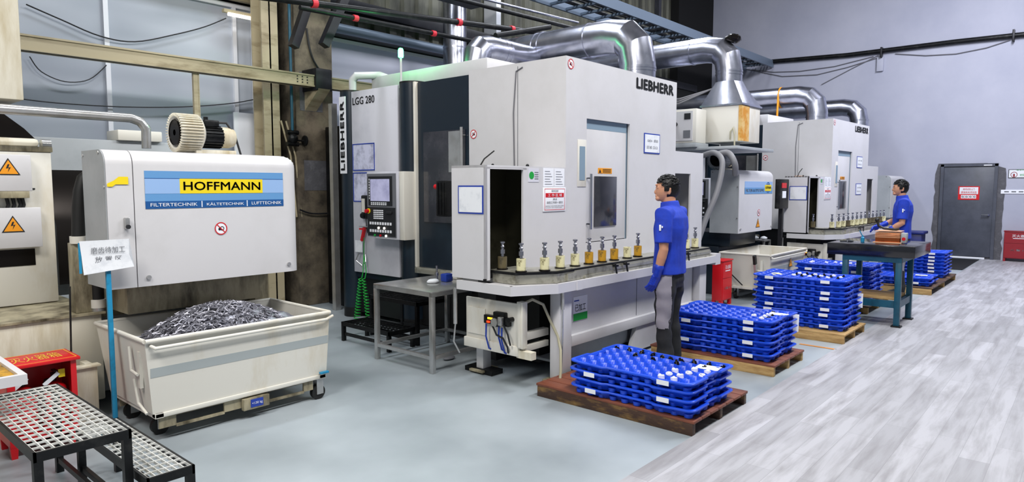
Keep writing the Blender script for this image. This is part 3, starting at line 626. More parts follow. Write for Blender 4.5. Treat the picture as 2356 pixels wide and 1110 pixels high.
# ---- chip hopper carts
def hopper_cart(x0, x1, y0, y1, label, slant=.02, mirror=False, stripe=True):
    t = thing('hopper_cart', label, 'hopper cart', ((x0+x1)/2, (y0+y1)/2, 0)); zr, zb = .66, .19; th = .012
    tp = slant
    O = [(x0, y0), (x1, y0), (x1, y1), (x0, y1)]; B = [(x0+tp*2, y0+.03), (x1-tp, y0+.03), (x1-tp, y1-.1), (x0+tp*2, y1-.1)]
    def sh(P, d): return [(P[0][0]+d, P[0][1]+d), (P[1][0]-d, P[1][1]+d), (P[2][0]-d, P[2][1]-d), (P[3][0]+d, P[3][1]-d)]
    m = MB(); m.loft([[(a_, b_, zb) for a_, b_ in B], [(a_, b_, zr) for a_, b_ in O], [(a_, b_, zr) for a_, b_ in sh(O, th)], [(a_, b_, zb+.01) for a_, b_ in sh(B, th)]]); obj('hopper', m, 'cream_paint', t)
    obj('hopper_lining', MB().loft([[(a_, b_, zr-.03) for a_, b_ in sh(O, th+.001)], [(a_, b_, zb+.02) for a_, b_ in sh(B, th+.001)]][:2], False), 'black_steel', t)
    m = MB(); m.tube([(x0, y0-.008, zr), (x1, y0-.008, zr)], .014, 10); m.tube([(x1, y0, zr), (x1, y1, zr)], .014, 10); m.tube([(x1, y1, zr), (x0, y1, zr)], .014, 10); m.tube([(x0, y1, zr), (x0, y0, zr)], .014, 10); obj('rim_tube', m, 'cream_paint', t)
    m = MB(); m.tube([(x0+.03, y0-.004, zr-.03), (x0+.05, y0-.03, zr-.045), (x1-.05, y0-.03, zr-.045), (x1+.02, y0-.01, zr-.03)], .011, 10); obj('push_bar', m, 'cream_paint', t)
    yf = y0+.028
    if stripe:
        m = MB(); f0 = y0+.03*(1-(.49-zb)/(zr-zb))
        za, zc_ = .425, .485; fa, fb = y0+.03*(zr-za)/(zr-zb)-.0015, y0+.03*(zr-zc_)/(zr-zb)-.0015; m.loft([[(x0+.01+tp, fa, za), (x0+.01+tp, fb, zc_), (x0+.01+tp, fb+.003, zc_), (x0+.01+tp, fa+.003, za)], [(x1-.012, fa, za), (x1-.012, fb, zc_), (x1-.012, fb+.003, zc_), (x1-.012, fa+.003, za)]])
        obj('grey_stripe', m, 'stripe', t)
    m = MB(); m.box(x0+.05, x1-.03, y0+.02, y0+.07, zb-.03, zb, .004); m.box(x0+.05, x1-.03, y1-.17, y1-.12, zb-.03, zb, .004); m.box(x0+.05, x0+.1, y0+.02, y1-.12, zb-.03, zb); m.box(x1-.08, x1-.03, y0+.02, y1-.12, zb-.03, zb); obj('frame', m, 'cream_paint', t)
    L_ = x1-x0
    for yy in (y0+.04, y1-.16):
        m = MB()
        for a_, b_ in ((.06, .14), (.38, .62), (.84, .9)): m.box(x0+L_*a_, x0+L_*b_, yy, yy+.015, .085, zb-.03)
        for a_, b_ in ((.14, .38), (.62, .84)): m.box(x0+L_*a_, x0+L_*b_, yy, yy+.015, zb-.04, zb-.03); m.box(x0+L_*a_, x0+L_*b_, yy-.003, yy+.018, .075, .09)
        obj('fork_pocket', m, 'oily_cream', t)
    for (xx, yy) in ((x0+.14, y0+.2), (x1-.08, y0+.06), (x0+.14, y1-.2), (x1-.08, y1-.2)):
        w_ = MB(); w_.cyl((xx, yy-.018, .055), (xx, yy+.018, .055), .055, 22); c_ = obj('caster_wheel', w_, 'rubber', t)
        k = MB(); k.box(xx-.02, xx+.035, yy-.026, yy-.02, .04, .16); k.box(xx-.02, xx+.035, yy+.02, yy+.026, .04, .16); k.box(xx-.03, xx+.04, yy-.03, yy+.03, .155, .165); obj('fork', k, 'stainless', c_)
    m = MB(); m.box(x0+.0, x0+.02, y0+.1, y0+.13, .35, .58); m.tube([(x0-.012, y0+.22, .6), (x0-.012, y0+.2, .45), (x0-.012, y0+.1, .44)], .009, 8); m.tube([(x0-.005, y0+.18, .4), (x0+.0, y0+.14, .25), (x0+.01, y0+.04, .2)], .009, 8); obj('side_rail', m, 'cream_paint', t)
    return t
BX0, BX1, BY0, BY1 = 1.54, 2.84, 4.31, 5.17
t = hopper_cart(BX0, BX1, BY0, BY1, 'large cream chip cart heaped with grey swarf under the filter unit')
p = at(572, 945, y=BY0); xq = (BX0+BX1)/2+.05
a = obj('weight_plate', MB().box(xq-.09, xq+.1, BY0+.0, BY0+.035, .07, .15, .004), 'oily_cream', t); b_ = obj('blue_plate', MB().box(xq-.04, xq+.05, BY0-.004, BY0, .085, .14), 'frame_blue', a)
text('lettering', '<130 kg', 'F', BY0-.004, xq-.033, xq+.043, .1, .122, 'label_white', b_, .002)
obj('brake_clip', MB().box(BX1-.09, BX1-.02, BY0-.01, BY0+.02, .2, .215, .003), 'stand_blue', t)
# swarf heap
m = MB(); nx, ny = 60, 34; vs = []
for i in range(nx+1):
    row = []
    for j in range(ny+1):
        u, v = i/nx, j/ny; x_ = BX0+.1+(BX1-BX0-.24)*u; y_ = BY0+.05+(BY1-BY0-.2)*v
        h_ = .46+.25*max(0, math.sin(math.pi*min(1, u*.86+.04)))**.8*max(0, math.sin(math.pi*(v*.8+.1)))**.6+.06*u
        h_ += .03*noise.noise(Vector((x_*9, y_*9, 0)))+.02*noise.noise(Vector((x_*26, y_*26, 3)))
        row.append(m.b.verts.new((x_, y_, h_)))
    vs.append(row)
for i in range(nx):
    for j in range(ny): m.b.faces.new((vs[i][j], vs[i+1][j], vs[i+1][j+1], vs[i][j+1]))
rn = random.Random(5)
for k in range(900):
    u, v = rn.random(), rn.random(); x_ = BX0+.14+(BX1-BX0-.4)*u; y_ = BY0+.08+(BY1-BY0-.26)*v
    h_ = .465+.25*max(0, math.sin(math.pi*(u*.86+.04)))**.8*max(0, math.sin(math.pi*(v*.8+.1)))**.6+.06*u
    a_ = rn.uniform(0, 6.28); L_ = rn.uniform(.05, .13); pts = []; c0 = rn.uniform(-2, 2)
    for q_ in range(6):
        s_ = q_/5-.5; aa = a_+c0*s_; pts.append((x_+math.cos(aa)*L_*s_, y_+math.sin(aa)*L_*s_, h_+.012+rn.uniform(-.006, .012)+.02*(1-4*s_*s_)*.6))
    m.tube(pts, rn.uniform(.003, .006), 5)
sw = obj('swarf_heap', m, 'chips', None, sharp=60); tag(sw, 'heap of tangled grey metal swarf inside the large cart', 'swarf'); sw['kind'] = 'stuff'
# sign stand
sx, sy = 1.49, 4.72
t = thing('sign_stand', 'white sheet sign with Chinese lettering on a thin blue post', 'sign', (sx, sy, 0))
obj('post', MB().box(sx-.014, sx+.014, sy-.012, sy+.012, 0, 1.12, .003), 'stand_blue', t)
obj('post_base', MB().box(sx-.08, sx+.08, sy-.1, sy+.1, 0, .012, .003), 'teal_paint', t)
yb = sy-.02; a = at(182, 556, y=yb); b_ = at(304, 556, y=yb); c_ = at(190, 634, y=yb)
m = MB(); xa, xb, za, zb_ = a.x, b_.x, c_.z, a.z
m.loft([[(xa, yb, zb_), (xa+.01, yb+.004, zb_-.1), (xa+.015, yb-.004, za), (xa+.02, yb+.0, za), (xa+.015, yb+.008, zb_-.1), (xa+.004, yb+.004, zb_)], [(xb-.02, yb, zb_), (xb-.02, yb+.004, zb_-.1), (xb, yb-.015, za+.03), (xb+.003, yb-.011, za+.03), (xb-.016, yb+.008, zb_-.1), (xb-.016, yb+.004, zb_)]])
bd = obj('sign_sheet', m, 'paper', t)
obj('blue_backing', MB().box(xa-.005, xa+.01, yb+.005, yb+.01, za+.01, zb_-.01), 'stand_blue', t)
ww = xb-xa; hh = zb_-za
text('lettering', '磨齿待加工', 'F', yb, xa+ww*.2, xa+ww*.85, za+hh*.6, za+hh*.8, 'ink_grey', bd, .003)
text('lettering', '放 置 区', 'F', yb, xa+ww*.27, xa+ww*.78, za+hh*.33, za+hh*.52, 'ink_grey', bd, .003)
# thin black rod + wooden stick behind
m = MB(); m.tube([(1.33, 5.02, .0), (1.36, 5.03, .95)], .006, 8); tag(obj('thin_rod', m, 'black'), 'thin black rod standing left of the blue sign post', 'rod')
# red fire box with extinguishers (open front)
x0, x1, y0, y1, h = .93, 1.285, 4.71, 4.97, .555
t = thing('extinguisher_box', 'open red box with gold lettered lid holding two extinguishers, behind the grated steps', 'fire cabinet', ((x0+x1)/2, y0+.13, 0))
m = MB(); m.box(x0, x0+.015, y0, y1, .07, h-.02); m.box(x1-.015, x1, y0, y1, .07, h-.02); m.box(x0, x1, y1-.012, y1, .07, h-.02); m.box(x0, x1, y0, y1, .07, .085); m.box(x0, x1, y0, y0+.01, .07, .13)
m.box(x0, x0+.04, y0-.002, y0+.006, .07, h-.02); m.box(x1-.03, x1, y0-.002, y0+.006, .07, h-.02); obj('cabinet_body', m, 'red', t)
l_ = obj('lid', MB().box(x0-.015, x1+.02, y0-.02, y1+.02, h-.02, h, .004), 'red', t)
text('lettering', '灭火器箱', 'T', h, x0+.05, x1-.05, y0+.06, y1-.05, 'gold', l_, .001)
m = MB(); 
for a_, b_, c_, d_ in ((x0, x1+.005, y0-.005, y0+.0), (x0, x1+.005, y1+.003, y1+.008), (x0, x0+.005, y0, y1), (x1, x1+.005, y0, y1)): m.box(a_, b_, c_, d_, h+.0002, h+.001)
obj('gold_line', m, 'gold', l_)
for xx in (x0, x1-.04):
    for ya in (y0, y1-.03): obj('foot', MB().prism([(xx, .07), (xx+.04, .07), (xx+.035, 0), (xx+.005, 0)], 'y', ya, ya+.03), 'red', t)
for k, xx in enumerate((x0+.1, x1-.095)):
    e = thing('fire_extinguisher', ['red extinguisher in the left half of the open red box', 'red extinguisher with yellow tag in the right half of the open red box'][k], 'fire extinguisher', (xx, y0+.11, .086), 'extinguishers in the open box')
    m = MB(); m.lathe([(.01, .087), (.065, .088), (.068, .1), (.068, .33), (.06, .365), (.035, .39), (.015, .4)], (xx, y0+.11, 0), 26); obj('cylinder', m, 'red', e)
    m = MB(); m.cyl((xx, y0+.11, .4), (xx, y0+.11, .44), .014, 12); m.box(xx-.012, xx+.012, y0+.06, y0+.13, .44, .452); m.box(xx-.01, xx+.01, y0+.055, y0+.12, .465, .473); obj('valve_handle', m, 'black_metal', e)
    m = MB(); m.tube([(xx, y0+.1, .42), (xx-.05, y0+.08, .42), (xx-.075, y0+.05, .35), (xx-.07, y0+.04, .2)], .009, 8); obj('hose', m, 'rubber', e)
    if k: obj('yellow_tag', MB().box(xx+.01, xx+.045, y0+.045, y0+.048, .43, .48), 'yellow', e)
    obj('inspection_card', MB().box(-.012, .012, -.001, .001, -.05, .05, M=Matrix.Translation((xx-.03, y0+.04, .43)) @ Matrix.Rotation(.9, 4, 'Y')), 'paper', e)
# white drip tray top left
t = thing('drip_tray', 'white tray with yellow oil film jutting in at the lower left edge', 'tray', (.6, 4.2, 0)); zt = .7; xr = .842; yn = 3.84
obj('tray_pan', MB().box(.2, xr-.03, yn+.03, 4.6, zt-.03, zt-.015), 'cup_amber', t)
m = MB(); m.box(.2, xr, yn, yn+.03, zt-.05, zt); m.box(xr-.03, xr, yn+.03, 4.6, zt-.05, zt); m.box(.2, xr, 4.6, 4.63, zt-.05, zt); m.box(.2, .23, yn, 4.6, zt-.05, zt); obj('tray_rim', m, 'white_paint', t)
m = MB(); m.box(.25, .3, 3.95, 4.0, 0, zt-.05); m.box(.25, .3, 4.5, 4.55, 0, zt-.05); m.box(.6, .64, 4.56, 4.6, 0, zt-.05); obj('leg', m, 'white_paint', t)
# grated steps
def grate(mb, x0, x1, y0, y1, z, nx, ny, h=.014):
    for i in range(nx+1): x_ = x0+(x1-x0)*i/nx; mb.box(x_-.002, x_+.002, y0, y1, z-h, z)
    for j in range(ny+1): y_ = y0+(y1-y0)*j/ny; mb.box(x0, x1, y_-.003, y_+.003, z-h*.5, z+.001)
    return mb
def step_table(levels, label, mt='grating', fm='black_metal'):
    x0, x1, y0, y1, z = levels[0][:5]
    t = thing('grated_step', label, 'step platform', ((x0+x1)/2, (y0+y1)/2, 0))
    for (x0, x1, y0, y1, z, nx, ny) in levels:
        obj('grating', grate(MB(), x0+.012, x1-.012, y0+.012, y1-.012, z, nx, ny), mt, t)
        m = MB(); m.box(x0, x1, y0, y0+.012, z-.04, z+.001); m.box(x0, x1, y1-.012, y1, z-.04, z+.001); m.box(x0, x0+.012, y0, y1, z-.04, z+.001); m.box(x1-.012, x1, y0, y1, z-.04, z+.001); obj('frame', m, fm, t)
        for xx, yy in ((x0, y0), (x1-.035, y0), (x0, y1-.035), (x1-.035, y1-.035)): obj('leg', MB().box(xx, xx+.035, yy, yy+.035, 0, z-.04), fm, t)
        obj('stretcher', MB().box(x0+.01, x0+.03, y0+.03, y1-.03, .06, .09), fm, t); obj('stretcher', MB().box(x1-.03, x1-.01, y0+.03, y1-.03, .06, .09), fm, t)
    return t
step_table([(.715, 1.09, 3.25, 4.34, .5, 10, 17), (1.098, 1.31, 3.12, 4.1, .3, 6, 16)], 'two level grated steel step in the left foreground')
m = MB(); m.box(3.05, 3.45, 6.4, 6.8, 0, .7, .004); ct = obj('cardboard_box', m, 'cardboard'); tag(ct, 'brown cardboard box on the floor behind the right end of the filter unit', 'box')
p = at(625, 640, y=6.4)
m = MB(); m.box(2.98, 3.5, 6.42, 6.78, .7, .82, .004); ct = obj('white_carton', m, 'paper'); tag(ct, 'white carton with red print on top of the brown box', 'box')
ct2 = text('lettering', 'HYA', 'F', 6.42, 3.1, 3.35, .73, .79, 'red', ct, .002, .02)
# ================================================================ FILTER UNIT 2, CART 2, UNIT 3
t, X0, X1, Y0, Y1, Z0, Z1, xs = filter_unit(7.77, -.95, 'white filter unit with blue strip and yellow square between the two gear machines', False)
def small_banner(t, X0, X1, Y0, Z0, Z1):
    W_ = X1-X0; H_ = Z1-Z0; u0, u1, v0, v1 = X0+W_*.14, X0+W_*.93, Z0+H_*.62, Z0+H_*.82
    bn = obj('banner', decal(MB(), 'F', Y0, u0, u1, v0, v1, .003), 'pale_blue', t)
    obj('banner_band', decal(MB(), 'F', Y0, u0, u1, v0, v0+(v1-v0)*.5, .004), 'mid_blue', bn)
    m = MB(); cx_ = u0+(u1-u0)*.83
    for r_ in (.085, .06): ringd(m, 'F', Y0, cx_, (v0+v1)/2, r_, r_-.014, .005)
    obj('round_emblem', m, 'deep_blue', bn)
    obj('name_field', decal(MB(), 'F', Y0, cx_-.13, cx_+.13, v0+.04, v1-.05, .007), 'yellow', bn); text('lettering', 'HOFFMANN', 'F', Y0, cx_-.11, cx_+.11, v0+.07, v0+.11, 'ink', bn, .009, .01)
    text('lettering', 'FILTER & SYSTEME', 'F', Y0, u0+.04, cx_-.17, v0+.03, v0+.07, 'label_white', bn, .006, .01)
    return u0
small_banner(t, X0, X1, Y0, Z0, Z1)
xm = X0+(X1-X0)*.53; warning('F', Y0, xm, Z0+.06, .16, t); prohibit('F', Y0, xm+.02, Z0+.28, .05, t)
p = at(1655, 380, y=4.15); blower(9.45, 4.25, 1.843, 1.0, 'grey blower half hidden by hoses on top of the middle filter unit', True)
cart2 = hopper_cart(9.15, 10.62, 3.33, 4.05, 'empty cream hopper cart with orange triangle between the two gear machines', .05)
warning('F', 3.325, 9.95, .44, .16, cart2)
m = MB(); m.bar((9.13, 3.5, .28), (9.06, 3.5, .56), .03, .05); obj('release_lever', m, 'stainless', cart2); m = MB(); m.bar((9.063, 3.5, .54), (9.03, 3.5, .66), .035, .055); obj('lever_grip', m, 'black', cart2)
m = MB(); m.bar((9.2, 4.0, .45), (9.14, 3.7, .22), .012); obj('link_rod', m, 'black', cart2)
t3 = filter_unit(14.75, -1.42, 'distant filter unit with blue strip behind the far worker', False); small_banner(t3[0], *t3[1:3], t3[3], t3[5], t3[6])
# air cleaner on a platform above unit 2
t = thing('air_cleaner', 'cream air cleaner box with rusty yellow edge below a silver duct', 'air cleaner', (9.27, 3.98, 2.1))
obj('housing', MB().box(8.95, 9.6, 3.7, 4.28, 2.22, 2.71, .006), 'cream_paint', t)
m = MB(); m.box(8.944, 8.95, 3.694, 3.74, 2.225, 2.705); m.box(8.945, 9.2, 3.692, 3.7, 2.225, 2.705); obj('rusty_edge', m, 'rust_yellow', t)
m = MB(); m.loft([[(8.93, 3.68, 2.71), (9.62, 3.68, 2.71), (9.62, 4.3, 2.71), (8.93, 4.3, 2.71)], [(8.93, 3.68, 2.735), (9.62, 3.68, 2.735), (9.62, 4.3, 2.735), (8.93, 4.3, 2.735)]])
n = 24; cxx, cyy = 9.2, 4.0
def sq(k): a_ = 2*math.pi*k/n; c_, s_ = math.cos(a_), math.sin(a_); q_ = max(abs(c_), abs(s_)); return (9.275+.33*c_/q_, 3.99+.3*s_/q_, 2.735)
m.loft([[sq(k) for k in range(n)], [(cxx+.19*math.cos(2*math.pi*k/n), cyy+.19*math.sin(2*math.pi*k/n), 3.06) for k in range(n)]]); obj('transition_hood', m, 'galvanised', t, sharp=12)
m = MB(); m.box(8.6, 9.9, 3.6, 4.95, 2.1, 2.14, .004); obj('support_platform', m, 'grey_panel', t)
obj('support_leg', MB().box(8.7, 8.76, 4.85, 4.91, 0, 2.1), 'dark_steel', t); obj('support_leg', MB().box(9.8, 9.86, 4.85, 4.91, 0, 2.1), 'dark_steel', t); obj('pedestal', MB().box(9.2, 9.4, 3.9, 4.1, 2.14, 2.22), 'grey_panel', t)
m = MB(); m.tube([(8.94, 3.85, 2.25), (8.9, 3.83, 2.35), (8.92, 3.8, 2.4), (8.9, 3.77, 2.3), (8.88, 3.76, 2.16)], .01, 8); obj('cable_loop', m, 'pvc_hose', t)
t = thing('switch_cabinet', 'cream wall cabinet with dark round switch and vent, left of the air cleaner', 'cabinet', (8.7, 4.1, 2.15))
a = at(1603, 240, x=8.55)
cy0 = a.y; obj('cabinet_body', MB().box(8.55, 8.85, cy0, cy0+.5, 2.2, 2.66, .006), 'cream_paint', t); obj('cabinet_shelf', MB().box(8.55, 8.94, cy0, cy0+.5, 2.14, 2.2, .004), 'grey_panel', t)
obj('door', decal(MB(), 'L', 8.55, cy0+.05, cy0+.48, 2.23, 2.63, .012), 'white_paint', t)
m = MB(); m.box(8.53, 8.538, cy0+.08, cy0+.17, 2.52, 2.6); obj('display', m, 'ink', t)
m = MB(); m.box(8.53, 8.538, cy0+.08, cy0+.18, 2.27, 2.37); obj('vent', m, 'ink_grey', t)
m = MB(); m.cyl((8.51, cy0+.3, 2.46), (8.538, cy0+.3, 2.46), .03, 20); obj('rotary_switch', m, 'ink', t)
# grey hoses beside machine 1
m = MB()
def spl(P_, n=6):
    out = []
    for i in range(len(P_)-1):
        a, b_ = P_[i], P_[i+1]; p0 = P_[max(0, i-1)]; p3 = P_[min(len(P_)-1, i+2)]
        for k in range(n):
            s_ = k/n; out.append(.5*((2*a)+(b_-p0)*s_+(2*p0-5*a+4*b_-p3)*s_*s_+(-p0+3*a-3*b_+p3)*s_**3))
    return out+[P_[-1]]
for dx in (0, .09): m.tube(spl([at(1618, 358, x=8.35+dx), at(1645, 352, x=8.3+dx), at(1662, 375, x=8.25+dx), at(1650, 440, x=8.15+dx), at(1622, 510, x=8.0+dx), at(1600, 580, x=7.85+dx), at(1596, 640, x=7.8+dx), Vector((7.8+dx, 3.75, .02))]), .036, 14)
m.tube(spl([at(1650, 356, x=8.5), at(1675, 352, x=8.5), at(1690, 375, x=8.5), at(1692, 402, x=8.6)]), .04, 14)
tag(obj('grey_hoses', m, 'grey_hose'), 'thick grey hoses curving down between the near machine and the middle filter unit', 'hoses')
p = at(1715, 380, x=11.3)
# work table with rags and loose tools beside machine 2
t = thing('tool_shelf', 'low grey shelf cluttered with cloths beside the far machine', 'shelf', (10.9, 4.0, 0)); 
obj('shelf_top', MB().box(10.72, 11.0, 4.0, 4.8, .72, .74), 'stainless', t)
m = MB(); m.box(10.72, 10.75, 4.0, 4.03, 0, .72); m.box(10.97, 11.0, 4.0, 4.03, 0, .72); m.box(10.72, 10.75, 4.77, 4.8, 0, .72); m.box(10.97, 11.0, 4.77, 4.8, 0, .72); obj('leg', m, 'stainless', t)
rn = random.Random(2)
for k in range(5):
    m = MB(); cx_, cy_ = 10.78+rn.random()*.13, 4.08+k*.14; m.ball((cx_, cy_, .765), .06, (1.1, .9, .42), 12, 8)
    for v in m.b.verts: v.co += Vector((noise.noise(v.co*30), noise.noise(v.co*30+Vector((5, 0, 0))), noise.noise(v.co*30+Vector((9, 0, 0)))))*.012
    for v in m.b.verts: v.co.z = max(v.co.z, .741)
    tag(obj('cloth', m, ['paper', 'paper', 'stand_blue', 'paper', 'ink_grey'][k]), 'crumpled cloth on the low shelf, number %s from the front' % ['first', 'second', 'third', 'fourth', 'fifth'][k], 'cloth', 'cloths on the low shelf')
# ================================================================ GEAR MACHINE
t = thing('gear_machine', 'large white and dark gear grinding machine with black nameplate in the middle', 'machine', (4.84, 3.6, 0)); M1 = t
XL, XR, YF, ZT = 4.84, 6.9, 3.6, 2.755
m = MB(); s = .025
m.box(XL, 5.163, YF, YF+s, .84, ZT, 0); m.box(5.92, XR, YF, YF+s, .84, ZT); m.box(5.163, 5.92, YF, YF+s, 2.23, ZT); m.box(5.163, 5.92, YF, YF+s, .84, 1.07)
m.box(XL, XL+s, YF+s, 4.81, .84, ZT-.0); m.box(XR-s, XR, YF+s, 4.81, .84, ZT); m.box(XL+s, XR-s, YF+s, 4.81, ZT-s, ZT); m.box(XL+s, XR-s, YF+.12, YF+.14, .84, ZT-s); obj('front_enclosure', m, 'white_paint', t)
m = MB(); m.box(XL-.003, XL, 4.16, 4.165, .86, ZT-.03); obj('panel_seam', m, 'ink_grey', t)
m = MB(); m.tube([(XL-.006, 4.2, 1.75), (XL-.008, 4.21, 2.3), (XL-.006, 4.18, 2.68), (XL-.006, 4.1, 2.71)], .006, 6); obj('side_cable', m, 'cable_grey', t)
# sliding door
dd = obj('sliding_door', MB().box(5.2, 5.9, YF+.03, YF+.055, 1.075, 2.14, .004), 'white_paint', t)
m = MB(); m.box(5.163, 5.92, YF+.03, YF+.06, 2.14, 2.23); m.box(5.9, 5.92, YF+.03, YF+.06, 1.07, 2.23); obj('door_recess_shade', m, 'grey_blue', t)  # grey-blue strips paint the shade of the recess around the door
obj('door_window', MB().box(5.335, 5.72, YF+.018, YF+.029, 1.215, 1.7, .003), 'dark_glass', dd)
m = MB(); m.tube([(5.215, YF+.03, 1.68), (5.215, YF-.02, 1.68)], .008, 8); m.tube([(5.215, YF+.03, 1.25), (5.215, YF-.02, 1.25)], .008, 8); m.cyl((5.215, YF-.02, 1.2), (5.215, YF-.02, 1.72), .012, 12); obj('door_handle', m, 'chrome', dd)
m = MB(); m.box(5.02, 5.155, YF-.006, YF, 1.6, 2.03, .003); wf = obj('viewing_slot_frame', m, 'cream_paint', t); obj('viewing_slot', MB().box(5.045, 5.13, YF-.009, YF-.006, 1.66, 1.97), 'grey_blue', wf)
yl = obj('yellow_label', decal(MB(), 'F', YF+.03, 5.4, 5.64, 1.728, 1.78, .003), 'orange', dd)
m = MB(); poly(m, 'F', YF+.027, [(5.41, 1.735), (5.45, 1.735), (5.43, 1.77)], .002)
for k in range(3): m.box(5.48, 5.62, YF+.0245, YF+.0265, 1.74+k*.013, 1.744+k*.013)
obj('label_print', m, 'ink', yl)
text('brand_lettering', 'LIEBHERR', 'F', YF, 6.04, 6.815, 2.605, 2.705, 'ink', t, .004, .045)
prohibit('F', YF, 4.907, 2.69, .045, t); prohibit('L', XL, 4.744, 2.125, .045, t)
# wing on the right
m = MB(); m.box(XR, 7.6, YF, YF+.02, 1.75, 2.0); m.box(7.28, 7.6, YF, YF+.02, .84, 1.75); m.box(7.58, 7.6, YF+.02, 4.3, .84, 2.0); m.box(XR, 7.6, YF+.02, 4.3, 1.98, 2.0); m.box(XR, 7.58, 4.28, 4.3, .84, 1.98); obj('right_wing', m, 'white_paint', t)
m = MB(); m.prism([(6.93, .9), (7.28, .9), (7.28, 1.7)], 'y', YF+.3, YF+.31); obj('inner_shading_sheet', m, 'cream_paint', t);  # cream triangle before a grey wall paints the shading inside the opening
m = MB(); m.box(6.92, 7.27, YF+.32, YF+.33, .86, 1.96); obj('inner_wall', m, 'grey_panel', t)
# loading cage on the left
m = MB(); c0, c1 = 3.8, 3.852
m.box(c0, c0+.02, YF, 3.98, .86, 1.77); m.box(c0, XL, YF, 3.98, 1.75, 1.77); m.box(c0, c1, YF, YF+.02, .86, 1.75); m.box(4.255, XL, YF, YF+.02, .86, 1.75); m.box(c0, 4.3, YF, YF+.02, 1.74, 1.755)
cg = obj('loading_cage', m, 'white_paint', t)
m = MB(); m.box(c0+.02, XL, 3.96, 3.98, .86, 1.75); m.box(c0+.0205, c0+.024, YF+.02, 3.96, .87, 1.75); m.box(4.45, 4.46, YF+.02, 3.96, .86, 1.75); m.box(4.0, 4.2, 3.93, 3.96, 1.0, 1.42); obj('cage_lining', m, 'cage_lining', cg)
m = MB(); m.box(c0-.02, c0, 3.59, 3.61, .86, .875); m.ball((4.43, YF+.1, 1.78), .015); m.ball((4.1, YF+.2, 1.78), .012); obj('cage_bolt', m, 'black_metal', cg)
st_ = obj('green_sticker', decal(MB(), 'F', YF, 4.32, 4.46, 1.64, 1.755, .003), 'pale_grey', cg); mm = MB(); disc(mm, 'F', YF, 4.36, 1.695, .032, .0045); obj('green_disc', mm, 'green', st_)
mm = MB(); [mm.box(4.4, 4.45, YF-.0055, YF-.0045, 1.665+k*.018, 1.67+k*.018) for k in range(4)]; obj('print', mm, 'ink_grey', st_)
for k in range(2):
    a_ = obj('white_notice', decal(MB(), 'F', YF, 4.52+k*.155, 4.665+k*.155, 1.6, 1.76, .003), 'label_white', cg); mm = MB(); [mm.box(4.54+k*.155, 4.64+k*.155-(q_ % 3)*.015, YF-.0045, YF-.0035, 1.62+q_*.022, 1.624+q_*.022) for q_ in range(6)]; obj('print', mm, 'ink_grey', a_)
u0, u1, v0, v1 = 4.515, 4.835, 1.385, 1.595
sg = obj('work_area_sign', decal(MB(), 'F', YF, u0, u1, v0, v1, .008, .002), 'label_white', cg)
mm = MB(); f_ = .004
for a_, b_, c_, d_ in ((u0+.015, u1-.015, v0+.012, v0+.012+f_), (u0+.015, u1-.015, v1-.012-f_, v1-.012), (u0+.015, u0+.015+f_, v0+.012, v1-.012), (u1-.015-f_, u1-.015, v0+.012, v1-.012)): decal(mm, 'F', YF-.008, a_, b_, c_, d_, .001)
obj('red_border', mm, 'red', sg); obj('red_band', decal(MB(), 'F', YF-.008, u0+.03, u1-.03, v0+.123, v0+.16, .0015), 'red', sg)
text('lettering', '保持您的', 'F', YF-.008, u0+.11, u1-.11, v0+.168, v0+.188, 'ink', sg, .002); text('lettering', '工 作 区 域', 'F', YF-.008, u0+.06, u1-.06, v0+.129, v0+.154, 'label_white', sg, .003)
text('lettering', '清洁', 'F', YF-.008, u0+.13, u1-.13, v0+.097, v0+.115, 'ink', sg, .002); text('lettering', '是您工作的一部分', 'F', YF-.008, u0+.045, u1-.045, v0+.067, v0+.088, 'ink', sg, .002)
text('lettering', 'KEEPING YOUR WORK AREA CLEAN', 'F', YF-.008, u0+.03, u1-.03, v0+.043, v0+.051, 'ink', sg, .002); text('lettering', 'IS PART OF YOUR JOB', 'F', YF-.008, u0+.03, u1-.06, v0+.028, v0+.036, 'ink', sg, .002)
yb_ = obj('yellow_strip', MB().box(4.0, 4.4, 3.8, 3.9, 1.77, 1.776), 'orange', cg)
m = MB(); m.tube([(4.0, 3.85, 1.77), (4.05, 3.85, 1.83), (4.16, 3.84, 1.9)], .006, 8); obj('antenna', m, 'black_metal', cg)
# side: dark door panel, posts, columns
m = MB(); m.box(XL+.01, XL+.04, 4.815, 5.6, .72, 2.72); m.box(XL+.04, 6.8, 4.82, 6.9, .5, 2.70); obj('dark_body', m, 'navy', t); m = MB(); m.box(XL+.08, 6.8, 4.0, 6.9, .06, .84); m.box(4.5, 6.95, 3.62, 4.0, .06, .72); m.box(4.3, XL+.08, 3.95, 4.17, .06, .76); obj('base_and_shade_body', m, 'black', t)  # black boxes under apron and cage are added in place of shade
obj('edge_post', MB().box(XL-.03, XL+.02, 5.6, 5.63, .72, 2.73, .003), 'cream_paint', t)
obj('sill', MB().box(XL-.06, XL+.02, 4.82, 5.6, .66, .72, .004), 'oily_stainless', t)
gd = obj('glass_door', MB().box(XL-.004, XL+.009, 4.87, 5.5, 1.22, 2.182), 'dark_glass', t)
obj('bright_sheet', MB().box(XL-.012, XL-.004, 4.9, 5.1, 1.75, 2.17), 'stainless', gd)  # bright sheet over part of the dark glass
m = MB(); m.cyl((XL-.05, 4.87, 1.4), (XL-.05, 4.87, 2.2), .016, 12); m.cyl((XL-.05, 4.87, 2.12), (XL, 4.87, 2.12), .008, 8); obj('long_handle', m, 'stainless', gd)
